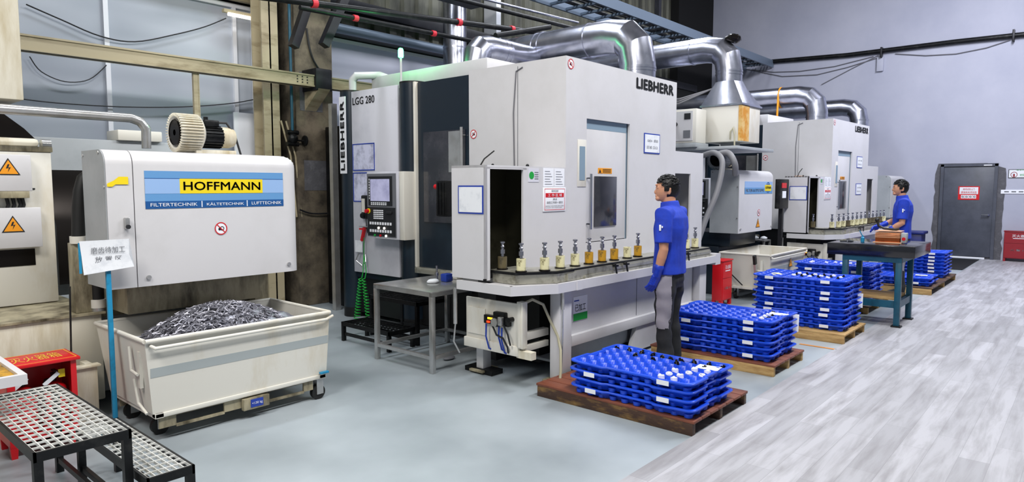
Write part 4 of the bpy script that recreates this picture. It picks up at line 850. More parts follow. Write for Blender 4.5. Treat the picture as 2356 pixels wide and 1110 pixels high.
def colm(y0, y1, z1):
    r_ = (y1-y0)/2; n_ = 20; yc = (y0+y1)/2
    pts = [(XL+.25, y1)]+[(XL+.1-r_*1.0*math.sin(math.pi*k/n_), yc+r_*math.cos(math.pi*k/n_)) for k in range(n_+1)]+[(XL+.25, y0)]
    o = obj('corner_column', MB().prism(pts, 'z', .12, z1), 'navy', t); obj('column_cap', MB().prism(pts, 'z', z1, z1+.02), 'black', o); obj('column_plinth', MB().prism(pts, 'z', .0, .12), 'black', o); return o
colm(5.635, 5.93, 2.73); c2_ = colm(6.79, 7.06, 2.74)
xf = XL+.1-.135-.004
nb = obj('name_strip', MB().box(xf-.004, xf+.01, 6.86, 6.98, 1.76, 2.68), 'label_white', c2_)
text('brand_lettering', 'LIEBHERR', 'L', xf-.004, 6.955, 6.885, 1.8, 2.62, 'ink', nb, .003, .045, vertical=True)
sp = obj('control_side', MB().box(XL, XL+.03, 5.93, 6.79, .57, 2.73, .004), 'pale_grey', t)
text('model_lettering', 'LGG 280', 'L', XL, 6.76, 6.34, 2.57, 2.655, 'ink', sp, .004, .01)
def docs(y0, y1, z0, z1, parent):
    o = obj('document_sleeve', decal(MB(), 'L', XL, y0, y1, z0, z1, .004), 'film', parent); m = MB(); b_ = .012
    for a_, c_, d_, e_ in ((y0, y1, z0, z0+b_), (y0, y1, z1-b_, z1), (y0, y0+b_, z0, z1), (y1-b_, y1, z0, z1)): m.box(XL-.007, XL-.003, a_, c_, d_, e_)
    obj('blue_border', m, 'frame_blue', o)
docs(6.35, 6.775, 1.79, 2.11, t); docs(6.35, 6.775, 1.42, 1.77, t)
# control panel
px_ = 4.66; y0, y1, z0, z1 = 5.75, 6.26, 1.04, 1.745
cp = obj('control_panel', MB().box(px_, px_+.08, y0-.04, y1+.01, z0-.02, z1+.02, .006), 'pale_grey', t)
obj('panel_arm', MB().box(px_-.0, XL, y0-.13, y0-.05, z0-.02, z1+.02, .006), 'cream_paint', t)
obj('panel_mount', MB().box(px_+.08, XL, y0+.1, y1-.1, z0+.1, z1-.1), 'grey_panel', t)
obj('face_plate', decal(MB(), 'L', px_, y0, y1, z0, z1, .006), 'ink_grey', cp); obj('lower_plate', decal(MB(), 'L', px_-.006, y0+.01, y1-.005, z0+.01, z0+.33, .003), 'ink', cp)
obj('screen_bezel', decal(MB(), 'L', px_-.006, y0+.06, y1-.03, z0+.35, z1-.03, .006), 'ink', cp)
obj('screen', decal(MB(), 'L', px_-.012, y0+.1, y1-.07, z0+.4, z1-.06, .002), 'screen', cp)
def KY(*a): obj('key', MB().box(*a), 'label_white', cp)
for r_ in range(2):
    for k in range(8): yy = y1-.09-k*.036; KY(px_-.015, px_-.012, yy-.012, yy+.012, z0+.356+r_*.018, z0+.368+r_*.018)
for k in range(8): KY(px_-.015, px_-.012, y1-.055, y1-.045, z0+.42+k*.03, z0+.44+k*.03)
for r_ in range(5):
    for k in range(6): yy = y1-.13-k*.03; KY(px_-.013, px_-.009, yy-.011, yy+.011, z0+.2+r_*.022, z0+.213+r_*.022)
for r_ in (0, 1):
    for k in range(9): yy = y1-.06-k*.045; KY(px_-.013, px_-.009, yy-.014, yy+.014, z0+.05+r_*.085, z0+.08+r_*.085)

for (yy, zz, mt_) in ((6.13, 1.155, 'lamp_white'), (6.03, 1.155, 'lamp_white'), (6.0, 1.07, 'lamp_white'), (6.1, 1.07, 'red'), (6.2, 1.07, 'green')):
    obj('push_button', MB().cyl((px_-.02, yy-.08, zz-.015), (px_-.009, yy-.08, zz-.015), .013, 14), mt_, cp)
m = MB(); m.box(px_-.03, px_-.009, y0+.06, y0+.15, z0+.26, z0+.29, .008); obj('selector', m, 'ink', cp)
e = obj('stop_button_base', MB().cyl((px_-.02, y1-.03, z0+.285), (px_-.006, y1-.03, z0+.285), .03, 20), 'yellow', cp); obj('stop_button', MB().cyl((px_-.055, y1-.03, z0+.285), (px_-.02, y1-.03, z0+.285), .022, 20), 'red', e)
# handset, air gun, spiral hose
ht = thing('pendant_handset', 'black cream-faced pendant handset hanging left of the control panel', 'handset', (4.8, 6.52, 1.2))
m = MB(); m.box(4.79, 4.836, 6.47, 6.57, 1.22, 1.5, .015); obj('handset_body', m, 'black', ht); obj('keypad', decal(MB(), 'L', 4.79, 6.49, 6.55, 1.3, 1.46, .004), 'cream_paint', ht); m = MB(); m.cyl((4.76, 6.52, 1.26), (4.79, 6.52, 1.26), .03, 16); obj('handwheel', m, 'black_metal', ht)
m = MB(); m.tube([(4.81, 6.5, 1.22), (4.81, 6.49, 1.12), (4.82, 6.48, 1.05)], .006, 6); obj('cord', m, 'cable', ht)
ag = thing('air_gun', 'red air gun with white card hanging below the handset', 'air gun', (4.78, 6.55, .9))
m = MB(); m.bar((4.79, 6.5, 1.12), (4.79, 6.56, .96), .03, .03); m.bar((4.79, 6.51, 1.1), (4.79, 6.6, 1.1), .02, .02); obj('gun_body', m, 'red', ag)
obj('white_card', MB().box(4.792, 4.796, 6.56, 6.7, .82, .96), 'paper', ag); obj('hook', MB().box(4.78, 4.838, 6.46, 6.6, 1.125, 1.135), 'stainless', ag)
m = MB(); m.tube([(4.79, 6.62, .82), (4.77, 6.66, .72), (4.79, 6.56, .66), (4.77, 6.47, .72), (4.79, 6.5, .8)], .006, 6); obj('wire_loop', m, 'stainless', ag)
for k, (yy, yb_, lb) in enumerate(((6.52, 6.6, 'left strand of the bright green spiral air hose'), (6.46, 6.36, 'right strand of the bright green spiral air hose'))):
    pts = [(4.775, 6.5, 1.0), (4.77, 6.5, .8), (4.77, yy, .6)]; n_ = 14*14
    for q_ in range(n_+1):
        s_ = q_/n_; a_ = s_*14*2*math.pi; r_ = .02+.018*s_; pts.append((4.73+r_*math.cos(a_), yy+(yb_-yy)*s_+r_*math.sin(a_), .52-.5*s_))
    tag(obj('spiral_air_hose', MB().tube(pts, .005, 6), 'hose_green'), lb, 'hose')
# hand-held panel on arm before glass door
hp = thing('operator_box', 'small black operator box with red button before the dark glass door', 'control box', (4.66, 4.97, 1.3))
m = MB(); m.box(4.6, 4.7, 4.9, 5.05, 1.3, 1.66, .012); 
for k in range(3): m.box(4.592, 4.6, 4.92+k*.045, 4.93+k*.045, 1.32, 1.64)
obj('box_body', m, 'black_metal', hp); obj('arm', MB().cyl((4.7, 4.92, 1.35), (4.84, 4.8, 1.25), .02, 10), 'cream_paint', hp); obj('stop_button', MB().cyl((4.63, 5.05, 1.6), (4.63, 5.09, 1.6), .025, 16), 'red', hp)
m = MB(); m.tube([(4.72, 4.9, 1.4), (4.78, 4.82, 1.3), (4.83, 4.75, 1.1)], .012, 8); obj('cable', m, 'frame_blue', hp)
# roof parts
obj('roof_cover', MB().box(5.15, 6.4, 4.85, 6.8, 2.735, 2.94, .01), 'white_paint', t)
m = MB(); m.tube([(4.98, 6.95, 2.7), (4.98, 6.95, 2.9), (5.0, 6.9, 2.95), (5.2, 6.7, 2.96), (5.35, 6.6, 2.9)], .045, 14); obj('roof_pipe', m, 'white_paint', t)
# beacon
by_ = at(922, 115, x=4.95).y; bc = thing('signal_beacon', 'glowing green signal beacon on a white rod above the dark column', 'beacon', (4.95, by_, 2.75))
obj('rod', MB().cyl((4.95, by_, 2.73), (4.95, by_, 3.05), .012, 10), 'white_paint', bc)
m = MB(); m.lathe([(.025, 3.05), (.03, 3.06), (.03, 3.13), (.022, 3.15), (.005, 3.155)], (4.95, by_, 0), 18); obj('lamp_dome', m, 'lamp_green', bc)
l = bpy.data.lights.new('beacon_light', 'POINT'); l.energy = 7; l.color = (.1, 1, .3); l.shadow_soft_size = .03; lo = bpy.data.objects.new('beacon_light', l); COL.objects.link(lo); lo.location = (4.93, by_, 3.2)
# apron, conveyor, legs
YA = 3.14
O1 = [(3.79, 3.92), (3.79, 3.33), (4.14, YA), (7.0, YA)]
m = MB(); z0, z1 = .765, .84
def rim(P_, z0, z1, th=.03):
    for i in range(len(P_)-1):
        a = Vector(P_[i]+(0,)); b_ = Vector(P_[i+1]+(0,)); d = (b_-a).normalized(); n = Vector((-d.y, d.x, 0))*th
        m.loft([[a+Vector((0, 0, z0)), b_+Vector((0, 0, z0)), b_+n+Vector((0, 0, z0)), a+n+Vector((0, 0, z0))], [a+Vector((0, 0, z1)), b_+Vector((0, 0, z1)), b_+n+Vector((0, 0, z1)), a+n+Vector((0, 0, z1))]])
rim(O1, z0, z1); m.loft([[(x_, y_, z1-.012) for x_, y_ in [(3.8, 3.6), (3.8, 3.34), (4.15, YA+.01), (7.0, YA+.01), (7.0, 3.6)]], [(x_, y_, z1-.004) for x_, y_ in [(3.8, 3.6), (3.8, 3.34), (4.15, YA+.01), (7.0, YA+.01), (7.0, 3.6)]]])
m.box(4.38, 4.45, YA-.01, YA, z0-.0, z1+.002); m.box(7.0, 7.12, YA+.0, YA+.2, .74, .86); obj('apron', m, 'white_paint', t)
m = MB(); P_ = [(3.9, 3.62), (3.9, 3.38), (4.18, 3.185), (6.95, 3.185)]; rim(P_, .84, .915, .02); m.box(4.55, 6.95, 3.17, 3.185, .84, .862); m.box(4.3, 4.42, 3.165, 3.185, .845, .905); m.box(5.0, 6.95, 3.175, 3.185, .872, .9); obj('conveyor_fascia', m, 'oily_stainless', t)
m = MB(); L_ = [(3.88, 3.64), (3.88, 3.36), (4.17, 3.175), (4.4, 3.175), (4.4, 3.4), (4.2, 3.5), (4.2, 3.64)]; m.prism(L_, 'z', .915, .935); m.box(4.4, 6.98, 3.2, 3.4, .905, .93); obj('conveyor_edge', m, 'black_metal', t)
m = MB(); m.box(4.42, 6.96, 3.205, 3.395, .93, .936); m.prism([(3.9, 3.64), (3.9, 3.38), (4.18, 3.195), (4.38, 3.195), (4.38, 3.4), (4.2, 3.5), (4.2, 3.64)], 'z', .935, .939); obj('conveyor_track', m, 'oily_stainless', t)
for x_ in (5.0, 5.18, 6.2, 6.38): m = MB(); m.bar((x_, 3.15, .83), (x_-.03, 3.15, .93), .012); m.box(x_-.02, x_+.02, 3.145, 3.2, .9, .915); obj('guide_bracket', m, 'black_metal', t)
lp = MB(); lp.box(4.46, 6.72, 3.28, 3.3, .36, .765); obj('lower_panel', lp, 'white_paint', t)
m = MB(); m.box(4.46, 6.72, 3.24, 3.3, .27, .36, .003); obj('bottom_beam', m, 'white_paint', t); obj('panel_joint', MB().box(5.555, 5.56, 3.277, 3.28, .37, .76), 'ink_grey', t)
def leg(x0, x1, y0, y1, z0, z1, mt='white_paint'):
    o = obj('support_leg', MB().box(x0, x1, y0, y1, .04, z1, .004), mt, t); obj('foot_plate', MB().box(x0-.05, x1+.05, y0-.04, y1+.04, .015, .035, .003), 'oily_cream', o); m = MB(); m.cyl(((x0+x1)/2, (y0+y1)/2, 0), ((x0+x1)/2, (y0+y1)/2, .04), .03, 14); obj('foot_screw', m, 'black_metal', o)
leg(4.24, 4.4, 3.2, 3.3, 0, .765); leg(6.74, 6.9, 3.2, 3.3, 0, .765); leg(4.08, 4.18, 3.9, 3.98, 0, .3)
obj('leg_base_block', MB().box(4.06, 4.2, 3.78, 4.1, .0, .04), 'black_metal', t)
m = MB(); m.prism([(5.55, .3), (5.95, .3), (6.05, .03), (5.42, .03)], 'y', 3.26, 3.3); obj('gusset_foot', m, 'white_paint', t)
m = MB(); m.box(4.46, 5.5, 3.34, 3.36, .12, .36); m.box(4.46, 6.9, 3.36, 4.2, .1, .12); obj('belly_sheet', m, 'grey_panel', t)
# green label
a = at(1315, 688, y=3.28); b_ = at(1350, 732, y=3.28); u0, u1, v0, v1 = a.x+.02, b_.x, b_.z, a.z+.01
gl = obj('status_plate', decal(MB(), 'F', 3.28, u0, u1, v0, v1, .005), 'label_white', t); obj('green_band', decal(MB(), 'F', 3.275, u0, u1, v0, v0+(v1-v0)*.3, .001), 'green', gl); text('lettering', '已加工', 'F', 3.275, u0+.025, u1-.025, v0+(v1-v0)*.38, v0+(v1-v0)*.68, 'ink', gl, .002); m = MB(); m.box(u0+.01, u0+.08, 3.273, 3.2745, v1-.04, v1-.03); obj('print', m, 'frame_blue', gl)
# pneumatic panel under the apron
pn = MB(); pn.box(3.95, 3.97, 3.38, 3.97, .3, .68, .004); pn.box(3.93, 4.0, 3.38, 3.98, .26, .34, .004); pp = obj('pneumatic_panel', pn, 'cream_paint', t)
obj('junction_cover', decal(MB(), 'L', 3.95, 3.74, 3.94, .38, .6, .012), 'cream_paint', pp)
m = MB(); m.box(3.91, 3.95, 3.46, 3.73, .49, .56, .004); m.box(3.9, 3.95, 3.5, 3.62, .5, .6, .01); m.cyl((3.88, 3.56, .53), (3.95, 3.56, .53), .045, 18); m.cyl((3.9, 3.45, .55), (3.95, 3.45, .55), .02, 12); obj('valve_block', m, 'black_metal', pp)
m = MB(); m.cyl((3.87, 3.58, .52), (3.9, 3.58, .52), .035, 16); m.box(3.87, 3.9, 3.5, 3.54, .5, .57, .004); obj('pressure_gauge', m, 'stainless', pp)
obj('indicator', MB().box(3.903, 3.91, 3.63, 3.68, .53, .545), 'lamp_amber', pp); obj('indicator', MB().box(3.903, 3.91, 3.66, 3.69, .5, .515), 'lamp_red', pp)
m = MB()
for a_, b_ in ((3.69, .49), (3.55, .5), (3.52, .48)): m.tube([(3.9, a_, b_), (3.89, a_-.005, b_-.1), (3.91, a_-.02, b_-.2), (3.95, a_-.02, b_-.22)], .007, 6)
obj('air_line', m, 'frame_blue', pp)
m = MB(); m.tube([(3.9, 3.62, .48), (3.88, 3.56, .42), (3.89, 3.5, .4), (3.9, 3.46, .33), (3.92, 3.47, .28)], .008, 6); m.tube([(3.9, 3.5, .5), (3.88, 3.44, .44), (3.9, 3.43, .35)], .008, 6); obj('black_line', m, 'cable', pp)
m = MB(); m.box(3.93, 3.99, 3.33, 3.39, .33, .7, .003); m.box(3.925, 3.93, 3.35, 3.37, .34, .69); obj('cable_duct', m, 'cream_paint', pp); m = MB(); m.box(3.94, 4.0, 3.25, 3.4, .25, .31); obj('duct_bracket', m, 'stained_cream', pp)
m = MB(); m.box(3.97, 4.3, 3.36, 3.42, .38, .44, .003); m.box(3.97, 4.3, 3.36, 3.4, .29, .34, .003); obj('cross_beam', m, 'cream_paint', t)
m = MB(); m.tube([(3.97, 3.36, .68), (4.05, 3.33, .71), (4.15, 3.3, .66), (4.22, 3.27, .5), (4.24, 3.22, .4), (4.2, 3.16, .3), (4.15, 3.12, .15), (4.1, 3.1, .01)], .011, 10); tag(obj('drain_hose', m, 'pvc_hose'), 'pale plastic drain hose hanging to the floor beside the front machine leg', 'hose')
m = MB(); m.tube([(4.25, 3.19, .76), (4.25, 3.18, .6), (4.25, 3.18, .45), (4.23, 3.17, .2), (4.2, 3.16, .05)], .007, 8); m.cyl((4.25, 3.18, .62), (4.25, 3.18, .76), .014, 10); tag(obj('air_line_coupling', m, 'stainless'), 'metal coupling and thin line on the front machine leg', 'air line')
m = MB(); m.cyl((3.87, 4.02, .45), (3.87, 4.02, .76), .018, 12); m.tube([(3.87, 4.02, .45), (3.86, 4.03, .3), (3.9, 4.0, .2)], .008, 6); obj('drain_pipe', m, 'stainless', t)
# paper holders (clipped on)
def holder(name, face, val, u0, u1, v0, v1, label, lines=2):
    f = fr(face, val, 0); c = f((u0+u1)/2, v0); o = thing(name, label, 'document holder', c)
    obj('frame', decal(MB(), face, val-.001, u0, u1, v0, v1, .005), 'frame_blue', o)
    a_, b_ = min(u0, u1)+.012, max(u0, u1)-.012; obj('sheet', decal(MB(), face, val-.006, a_, b_, v0+.012, v1-.012, .002), 'paper', o)
    return o
H1 = holder('document_holder', 'L', 3.8, 3.62, 3.9, 1.385, 1.61, 'blue framed paper sleeve on the side of the near loading cage')
H2 = holder('document_holder', 'F', 3.6, 6.2, 6.53, 1.95, 2.16, 'blue framed notice below the nameplate of the near machine')
text('lettering', 'GKN · 磨齿', 'F', 3.592, 6.26, 6.48, 2.07, 2.1, 'ink_grey', H2, .003); text('lettering', '区域 口口', 'F', 3.592, 6.25, 6.47, 2.0, 2.03, 'ink_grey', H2, .003)
# machine 2
M2L = (12.2, 3.45, 0); RZ2 = math.radians(-2)
M2 = copy_tree(M1, 'smaller looking far gear machine beside the second worker, before the plaster wall', M2L, RZ2)
def to2(v): q = Matrix.Rotation(RZ2, 4, 'Z') @ (Vector(v)-Vector((4.84, 3.6, 0))); return q+Vector(M2L)
def copy2(o, label): return copy_tree(o, label, to2(o.location), RZ2)
copy2(H1, 'blue framed paper sleeve on the side of the far loading cage'); h = copy2(H2, 'blue framed notice high on the front of the far machine')
h = copy2(H2, 'blue framed notice, lower of the two on the far machine'); h.location.z -= .5
copy2(hp, 'small black operator box on the side of the far machine')
t = thing('machine_terminal', 'black machine terminal with red display on a slim post beside the far machine', 'terminal', (10.93, 3.9, 0))
m = MB(); m.box(11.02, 11.08, 3.84, 3.9, .0, 1.3); obj('post', m, 'dark_steel', t); obj('terminal_body', MB().box(10.78, 11.2, 3.8, 3.88, 1.25, 1.72, .01), 'black_metal', t); obj('red_display', MB().box(10.85, 11.05, 3.792, 3.8, 1.58, 1.66), 'red', t); obj('keypad', MB().box(10.88, 11.03, 3.79, 3.8, 1.42, 1.53), 'label_white', t)
# ---------------------------------------------------------------- ducts
def ring_at(m, c, d, r): d = Vector(d).normalized(); c = Vector(c); m.cyl(c-d*.012, c+d*.012, r*1.035, 32)
def duct(name, pts, r, label, rings=(), elbows=(), loc=None):
    t = thing(name, label, 'duct', Vector(pts[0]))
    full = [Vector(pts[0])]
    for i in range(1, len(pts)-1):
        p, a, b_ = Vector(pts[i]), Vector(pts[i-1]), Vector(pts[i+1]); da = (a-p).normalized(); db = (b_-p).normalized(); R_ = min(r*1.8, (a-p).length*.8, (b_-p).length*.8)
        for k in range(4):
            s_ = k/3; q = (p+da*R_)*(1-s_)**2+p*2*s_*(1-s_)+(p+db*R_)*s_*s_
            full.append(q)
    full.append(Vector(pts[-1]))
    obj('duct_tube', MB().tube(full, r, 36), 'galvanised', t, sharp=11)
    for i, s_ in rings:
        a, b_ = Vector(pts[i]), Vector(pts[i+1]); m = MB(); ring_at(m, a+(b_-a)*s_, b_-a, r); obj('collar', m, 'galvanised', t)
    return t
tag(obj('duct_plenum', MB().box(16.38, 16.82, 3.95, 4.35, .935, 1.845, .01), 'pale_grey'), 'pale plenum box under the farthest silver duct', 'duct box')
duct('exhaust_duct', [(6.73, 4.0, 2.76), (6.73, 4.0, 3.33), (6.73, 6.3, 3.33), (6.73, 6.3, 2.95)], .2, 'largest silver duct rising from the near machine and bending to the back wall', [(0, .25), (0, .3), (1, .28), (1, .58), (1, .62)])
duct('exhaust_duct', [(5.6, 5.45, 2.95), (5.6, 5.45, 3.2), (6.6, 5.45, 3.2)], .15, 'silver elbow duct at the back of the near machine, lit green', [(1, .42), (1, .5)])
duct('exhaust_duct', [(7.3, 7.55, 7.5), (7.3, 7.55, 3.1), (6.5, 7.2, 3.05), (5.95, 6.55, 2.95)], .18, 'vertical silver duct hanging before the corrugated wall', [(0, .55), (0, .7), (0, .86)])
duct('exhaust_duct', [(9.2, 4.0, 3.06), (9.2, 4.0, 3.55), (9.2, 7.9, 3.55)], .18, 'silver duct rising from the air cleaner and bending to the back wall', [(0, .22), (0, .3), (1, .14), (1, .42), (1, .44)])
duct('exhaust_duct', [(7.2, 5.3, 2.6), (9.6, 5.2, 2.64), (12.5, 5.0, 2.9)], .17, 'dull grey duct running low from the air cleaner to the far machine', [(0, .5), (1, .4)])
duct('exhaust_duct', [(14.1, 4.3, 2.74), (14.1, 4.3, 3.42), (14.1, 8.0, 3.42)], .2, 'silver duct with orange strap above the far machine', [(0, .25), (0, .35), (1, .18), (1, .45)])
duct('exhaust_duct', [(16.6, 4.15, 1.845), (16.6, 4.15, 3.4), (16.6, 8.0, 3.4)], .19, 'farthest silver duct, nearest the plaster wall', [(0, .7), (0, .8), (1, .2)])
m = MB(); ring_at(m, (14.1, 5.0, 3.42), (0, 1, 0), .205); m.tube([(13.9, 5.0, 3.42), (13.88, 5.0, 3.0), (13.9, 5.0, 2.8)], .02, 8); tag(obj('orange_strap', m, 'orange'), 'orange strap tied around the far silver duct', 'strap')
m = MB(); m.ball((9.2, 3.95, 3.66), .12, (1.2, .9, .45), 18, 12)
for v in m.b.verts: v.co += Vector((noise.noise(v.co*14), noise.noise(v.co*14+Vector((5, 0, 0))), noise.noise(v.co*14+Vector((9, 0, 0)))))*.04
tag(obj('tape_wrap', m, 'black_steel'), 'crumpled dark plastic wrapped over the elbow above the air cleaner', 'wrap')
m = MB()
for k in range(3): m.tube([(7.6, 4.6, 2.9-.03*k), (8.2, 4.6, 2.78-.05*k), (8.8, 4.55, 2.84-.03*k), (9.1, 4.2, 2.98)], .012, 6)
tag(obj('sagging_cables', m, 'cable_grey'), 'three grey cables sagging under the duct above the air cleaner', 'cables')
obj_ = MB().box(5.2, 6.2, 7.3, 7.9, 0, 2.4, .01); tag(obj(  'rear_unit', obj_, 'black_metal'), 'dark unit standing behind the near machine by the concrete column', 'machine')
m = MB(); m.box(4.94, 5.02, 7.35, 7.42, 0, 2.65); m.box(5.06, 5.09, 7.3, 7.33, 0, 2.65); tag(obj('steel_upright', m, 'stainless'), 'bright steel upright left of the vertical nameplate', 'post')
m = MB(); m.box(8.0, 13.5, 5.9, 5.95, 0, 2.5); tag(obj('dark_partition', m, 'navy'), 'dark partition between the two machines at the back', 'partition')
# ================================================================ STAINLESS TABLE AND STEP BEHIND IT
t = thing('steel_table', 'stainless steel frame table at the left end of the near machine', 'table', (4.2, 4.6, 0)); tx0, tx1, ty0, ty1, tz = 3.77, 4.7, 4.2, 5.0, .71
obj('tabletop', MB().box(tx0, tx1, ty0, ty1, tz-.012, tz, .002), 'stainless', t)
m = MB(); m.box(tx0, tx1, ty0, ty0+.035, tz-.045, tz-.012); m.box(tx0, tx1, ty1-.035, ty1, tz-.045, tz-.012); m.box(tx0, tx0+.035, ty0, ty1, tz-.045, tz-.012); m.box(tx1-.035, tx1, ty0, ty1, tz-.045, tz-.012); obj('top_frame', m, 'stainless', t)
for xx, yy in ((tx0, ty0), (tx1-.04, ty0), (tx0, ty1-.04), (tx1-.04, ty1-.04)): obj('leg', MB().box(xx, xx+.04, yy, yy+.04, 0, tz-.045, .002), 'stainless', t)
for a_ in ((tx0+.005, tx0+.035, ty0+.04, ty1-.04), (tx1-.035, tx1-.005, ty0+.04, ty1-.04), (tx0+.04, tx1-.04, ty0+.005, ty0+.035), (tx0+.04, tx1-.04, ty1-.035, ty1-.005)): obj('stretcher', MB().box(*a_, .12, .15), 'stainless', t)
p = at(998, 652, z=tz); m = MB(); m.ball((p.x, p.y, tz+.018), .06, (1.1, .8, .38), 14, 8)
for v in m.b.verts: v.co += Vector((noise.noise(v.co*20), noise.noise(v.co*20+Vector((5, 0, 0))), 0))*.02; v.co.z = max(tz+.001, v.co.z)
tag(obj('work_glove', m, 'paper'), 'white cotton glove lying on the stainless table', 'glove')
p = at(1028, 648, z=tz); m = MB(); m.box(p.x-.045, p.x+.045, p.y-.04, p.y+.04, tz+.001, tz+.075, .01); m.box(p.x-.03, p.x+.03, p.y-.045, p.y-.04, tz+.02, tz+.05, .003); tag(obj('blue_block', m, 'frame_blue'), 'small blue plastic box on the stainless table', 'box')
p = at(1016, 650, z=tz); m = MB(); m.lathe([(.012, 0), (.012, .04), (.018, .045), (.018, .07), (.008, .075), (.008, .11), (.012, .115), (.012, .14)], (p.x+.06, p.y+.13, tz+.001), 14); tag(obj('gear_shaft', m, 'shaft_steel'), 'upright steel shaft standing on the stainless table', 'shaft')
p = at(1048, 642, z=tz); m = MB(); m.box(p.x-.03, p.x+.06, p.y-.05, p.y+.04, tz+.001, tz+.06, .006); tag(obj('parts_box', m, 'cream_paint'), 'small cream box beside the cage on the stainless table', 'box')
step_table([(4.0, 4.33, 5.08, 5.86, .2, 5, 14), (4.36, 4.82, 5.08, 5.86, .44, 6, 14)], 'two level dark grated step behind the stainless table', 'black_metal')
m = MB(); m.ball((4.2, 4.45, .02), .05, (1.4, .8, .35), 12, 8); tag(obj('rag', m, 'ink_grey'), 'grey rag on the floor under the stainless table', 'rag')
# ================================================================ CUPS AND SHAFTS
def make_cup(kind, x, y, label, group='cups on the near conveyor', broken=False, z=.94):
    t = thing('workpiece_cup', label, 'cup', (x, y, z), group)
    m = MB(); m.lathe([(.036, .012), (.037, .1), (.0365, .104), (.028, .104), (.027, .095), (.001, .094)], (x, y, z), 22); obj('cup_body', m, kind, t)
    m = MB(); m.lathe([(.045, 0), (.046, .003), (.046, .01), (.03, .012), (.001, .012)], (x, y, z), 22); obj('carrier_disc', m, 'black_steel', t)
    return t
def make_shaft(x, y, label, group='gear shafts on the near conveyor', z=.94, seed=0):
    rn = random.Random(seed); j = rn.uniform(-.006, .006)
    prof = [(.012, .0), (.012, .03), (.019, .032), (.019, .062+j), (.011, .064+j), (.011, .082), (.016, .084), (.016, .092), (.010, .1), (.012, .112), (.02, .118), (.0205, .128), (.012, .131), (.004, .132)]
    m = MB(); m.lathe(prof, (x, y, z+.095), 18); return tag(obj('gear_shaft', m, 'shaft_steel'), label, 'shaft', group)
KN = {'cup_cream': 'cream', 'cup_amber': 'amber', 'cup_brown': 'brown'}
near = [(1156, 'cup_brown', 3.62, 3.98), (1199, 'cup_cream', 3.36, 3.95), (1253, 'cup_cream', 0, 0), (1289, 'cup_cream', 0, 0), (1323, 'cup_cream', 0, 0), (1355, 'cup_amber', 0, 0), (1385, 'cup_amber', 0, 0), (1413, 'cup_amber', 0, 0), (1443, 'cup_cream', 0, 0), (1467, 'cup_amber', 0, 0), (1578, 'cup_cream', 0, 0), (1598, 'cup_cream', 0, 0)]
ordn = ['first', 'second', 'third', 'fourth', 'fifth', 'sixth', 'seventh', 'eighth', 'ninth', 'tenth', 'eleventh', 'twelfth', 'thirteenth', 'fourteenth']
desc = ['inside the dark cage opening, farther back', 'at the right edge of the cage opening', 'just right of the cage opening', 'second right of the cage opening', 'last cream one before the amber cups', 'first of the three amber cups', 'middle of the three amber cups', 'last of the three amber cups', 'empty, without a shaft', 'half hidden by the worker\'s arm', 'just right of the worker\'s back', 'last at the right end of the near conveyor']
base_cup = {}; base_shaft = None; ncups = []
for i, (px, k, a_, b_) in enumerate(near):
    q = at(px, 600, y=3.27 if i > 2 else 3.255); x_, y_ = q.x, q.y
    if i == 0: x_, y_ = 3.99, 3.56
    if i == 1: x_, y_ = 3.965, 3.35
    if i == 0: q = at(1156, 600, y=3.56); x_, y_ = q.x, 3.56
    if i == 1: q = at(1199, 600, y=3.345); x_, y_ = q.x, 3.345
    zz = .94 if i < 3 else .937
    lab = '%s cup %s on the near conveyor' % (KN[k], desc[i])
    if k not in base_cup: c = make_cup(k, x_, y_, lab, z=zz); base_cup[k] = c
    else: c = copy_tree(base_cup[k], lab, (x_, y_, zz))
    ncups.append(c)
    if i == 8: continue
    lab = 'steel gear shaft in the %s cup %s' % (KN[k], desc[i])
    if base_shaft is None: base_shaft = make_shaft(x_, y_, lab, z=zz); zoff = base_shaft.location.z-zz; s_ = base_shaft
    else: s_ = copy_tree(base_shaft, lab, (x_, y_, zz+zoff)); s_.rotation_euler = (0, 0, i*1.1)
far = [(1.62-4.84+4.0, .0)]
fpx = [(1882, 'cup_brown'), (1914, 'cup_cream'), (1934, 'cup_cream'), (1943, 'cup_cream'), (1951, 'cup_brown'), (1960, 'cup_cream'), (1967, 'cup_cream'), (1982, 'cup_cream'), (1989, 'cup_cream'), (1998, 'cup_brown'), (2006, 'cup_brown'), (2014, 'cup_brown'), (2022, 'cup_brown'), (2031, 'cup_cream')]
for i, (px, k) in enumerate(fpx):
    lx = [3.93, 4.02][i] if i < 2 else 4.25+(i-2)*.235
    ly = [3.56, 3.3][i] if i < 2 else 3.27
    P3 = to2((lx, ly, .937)); lab = '%s cup, %s from the left on the far conveyor' % (KN[k], ordn[i])
    c = copy_tree(base_cup[k], lab, P3); c['group'] = 'cups on the far conveyor'
    s_ = copy_tree(base_shaft, 'steel gear shaft in the %s cup from the left on the far conveyor' % ordn[i], P3+Vector((0, 0, zoff))); s_['group'] = 'gear shafts on the far conveyor'
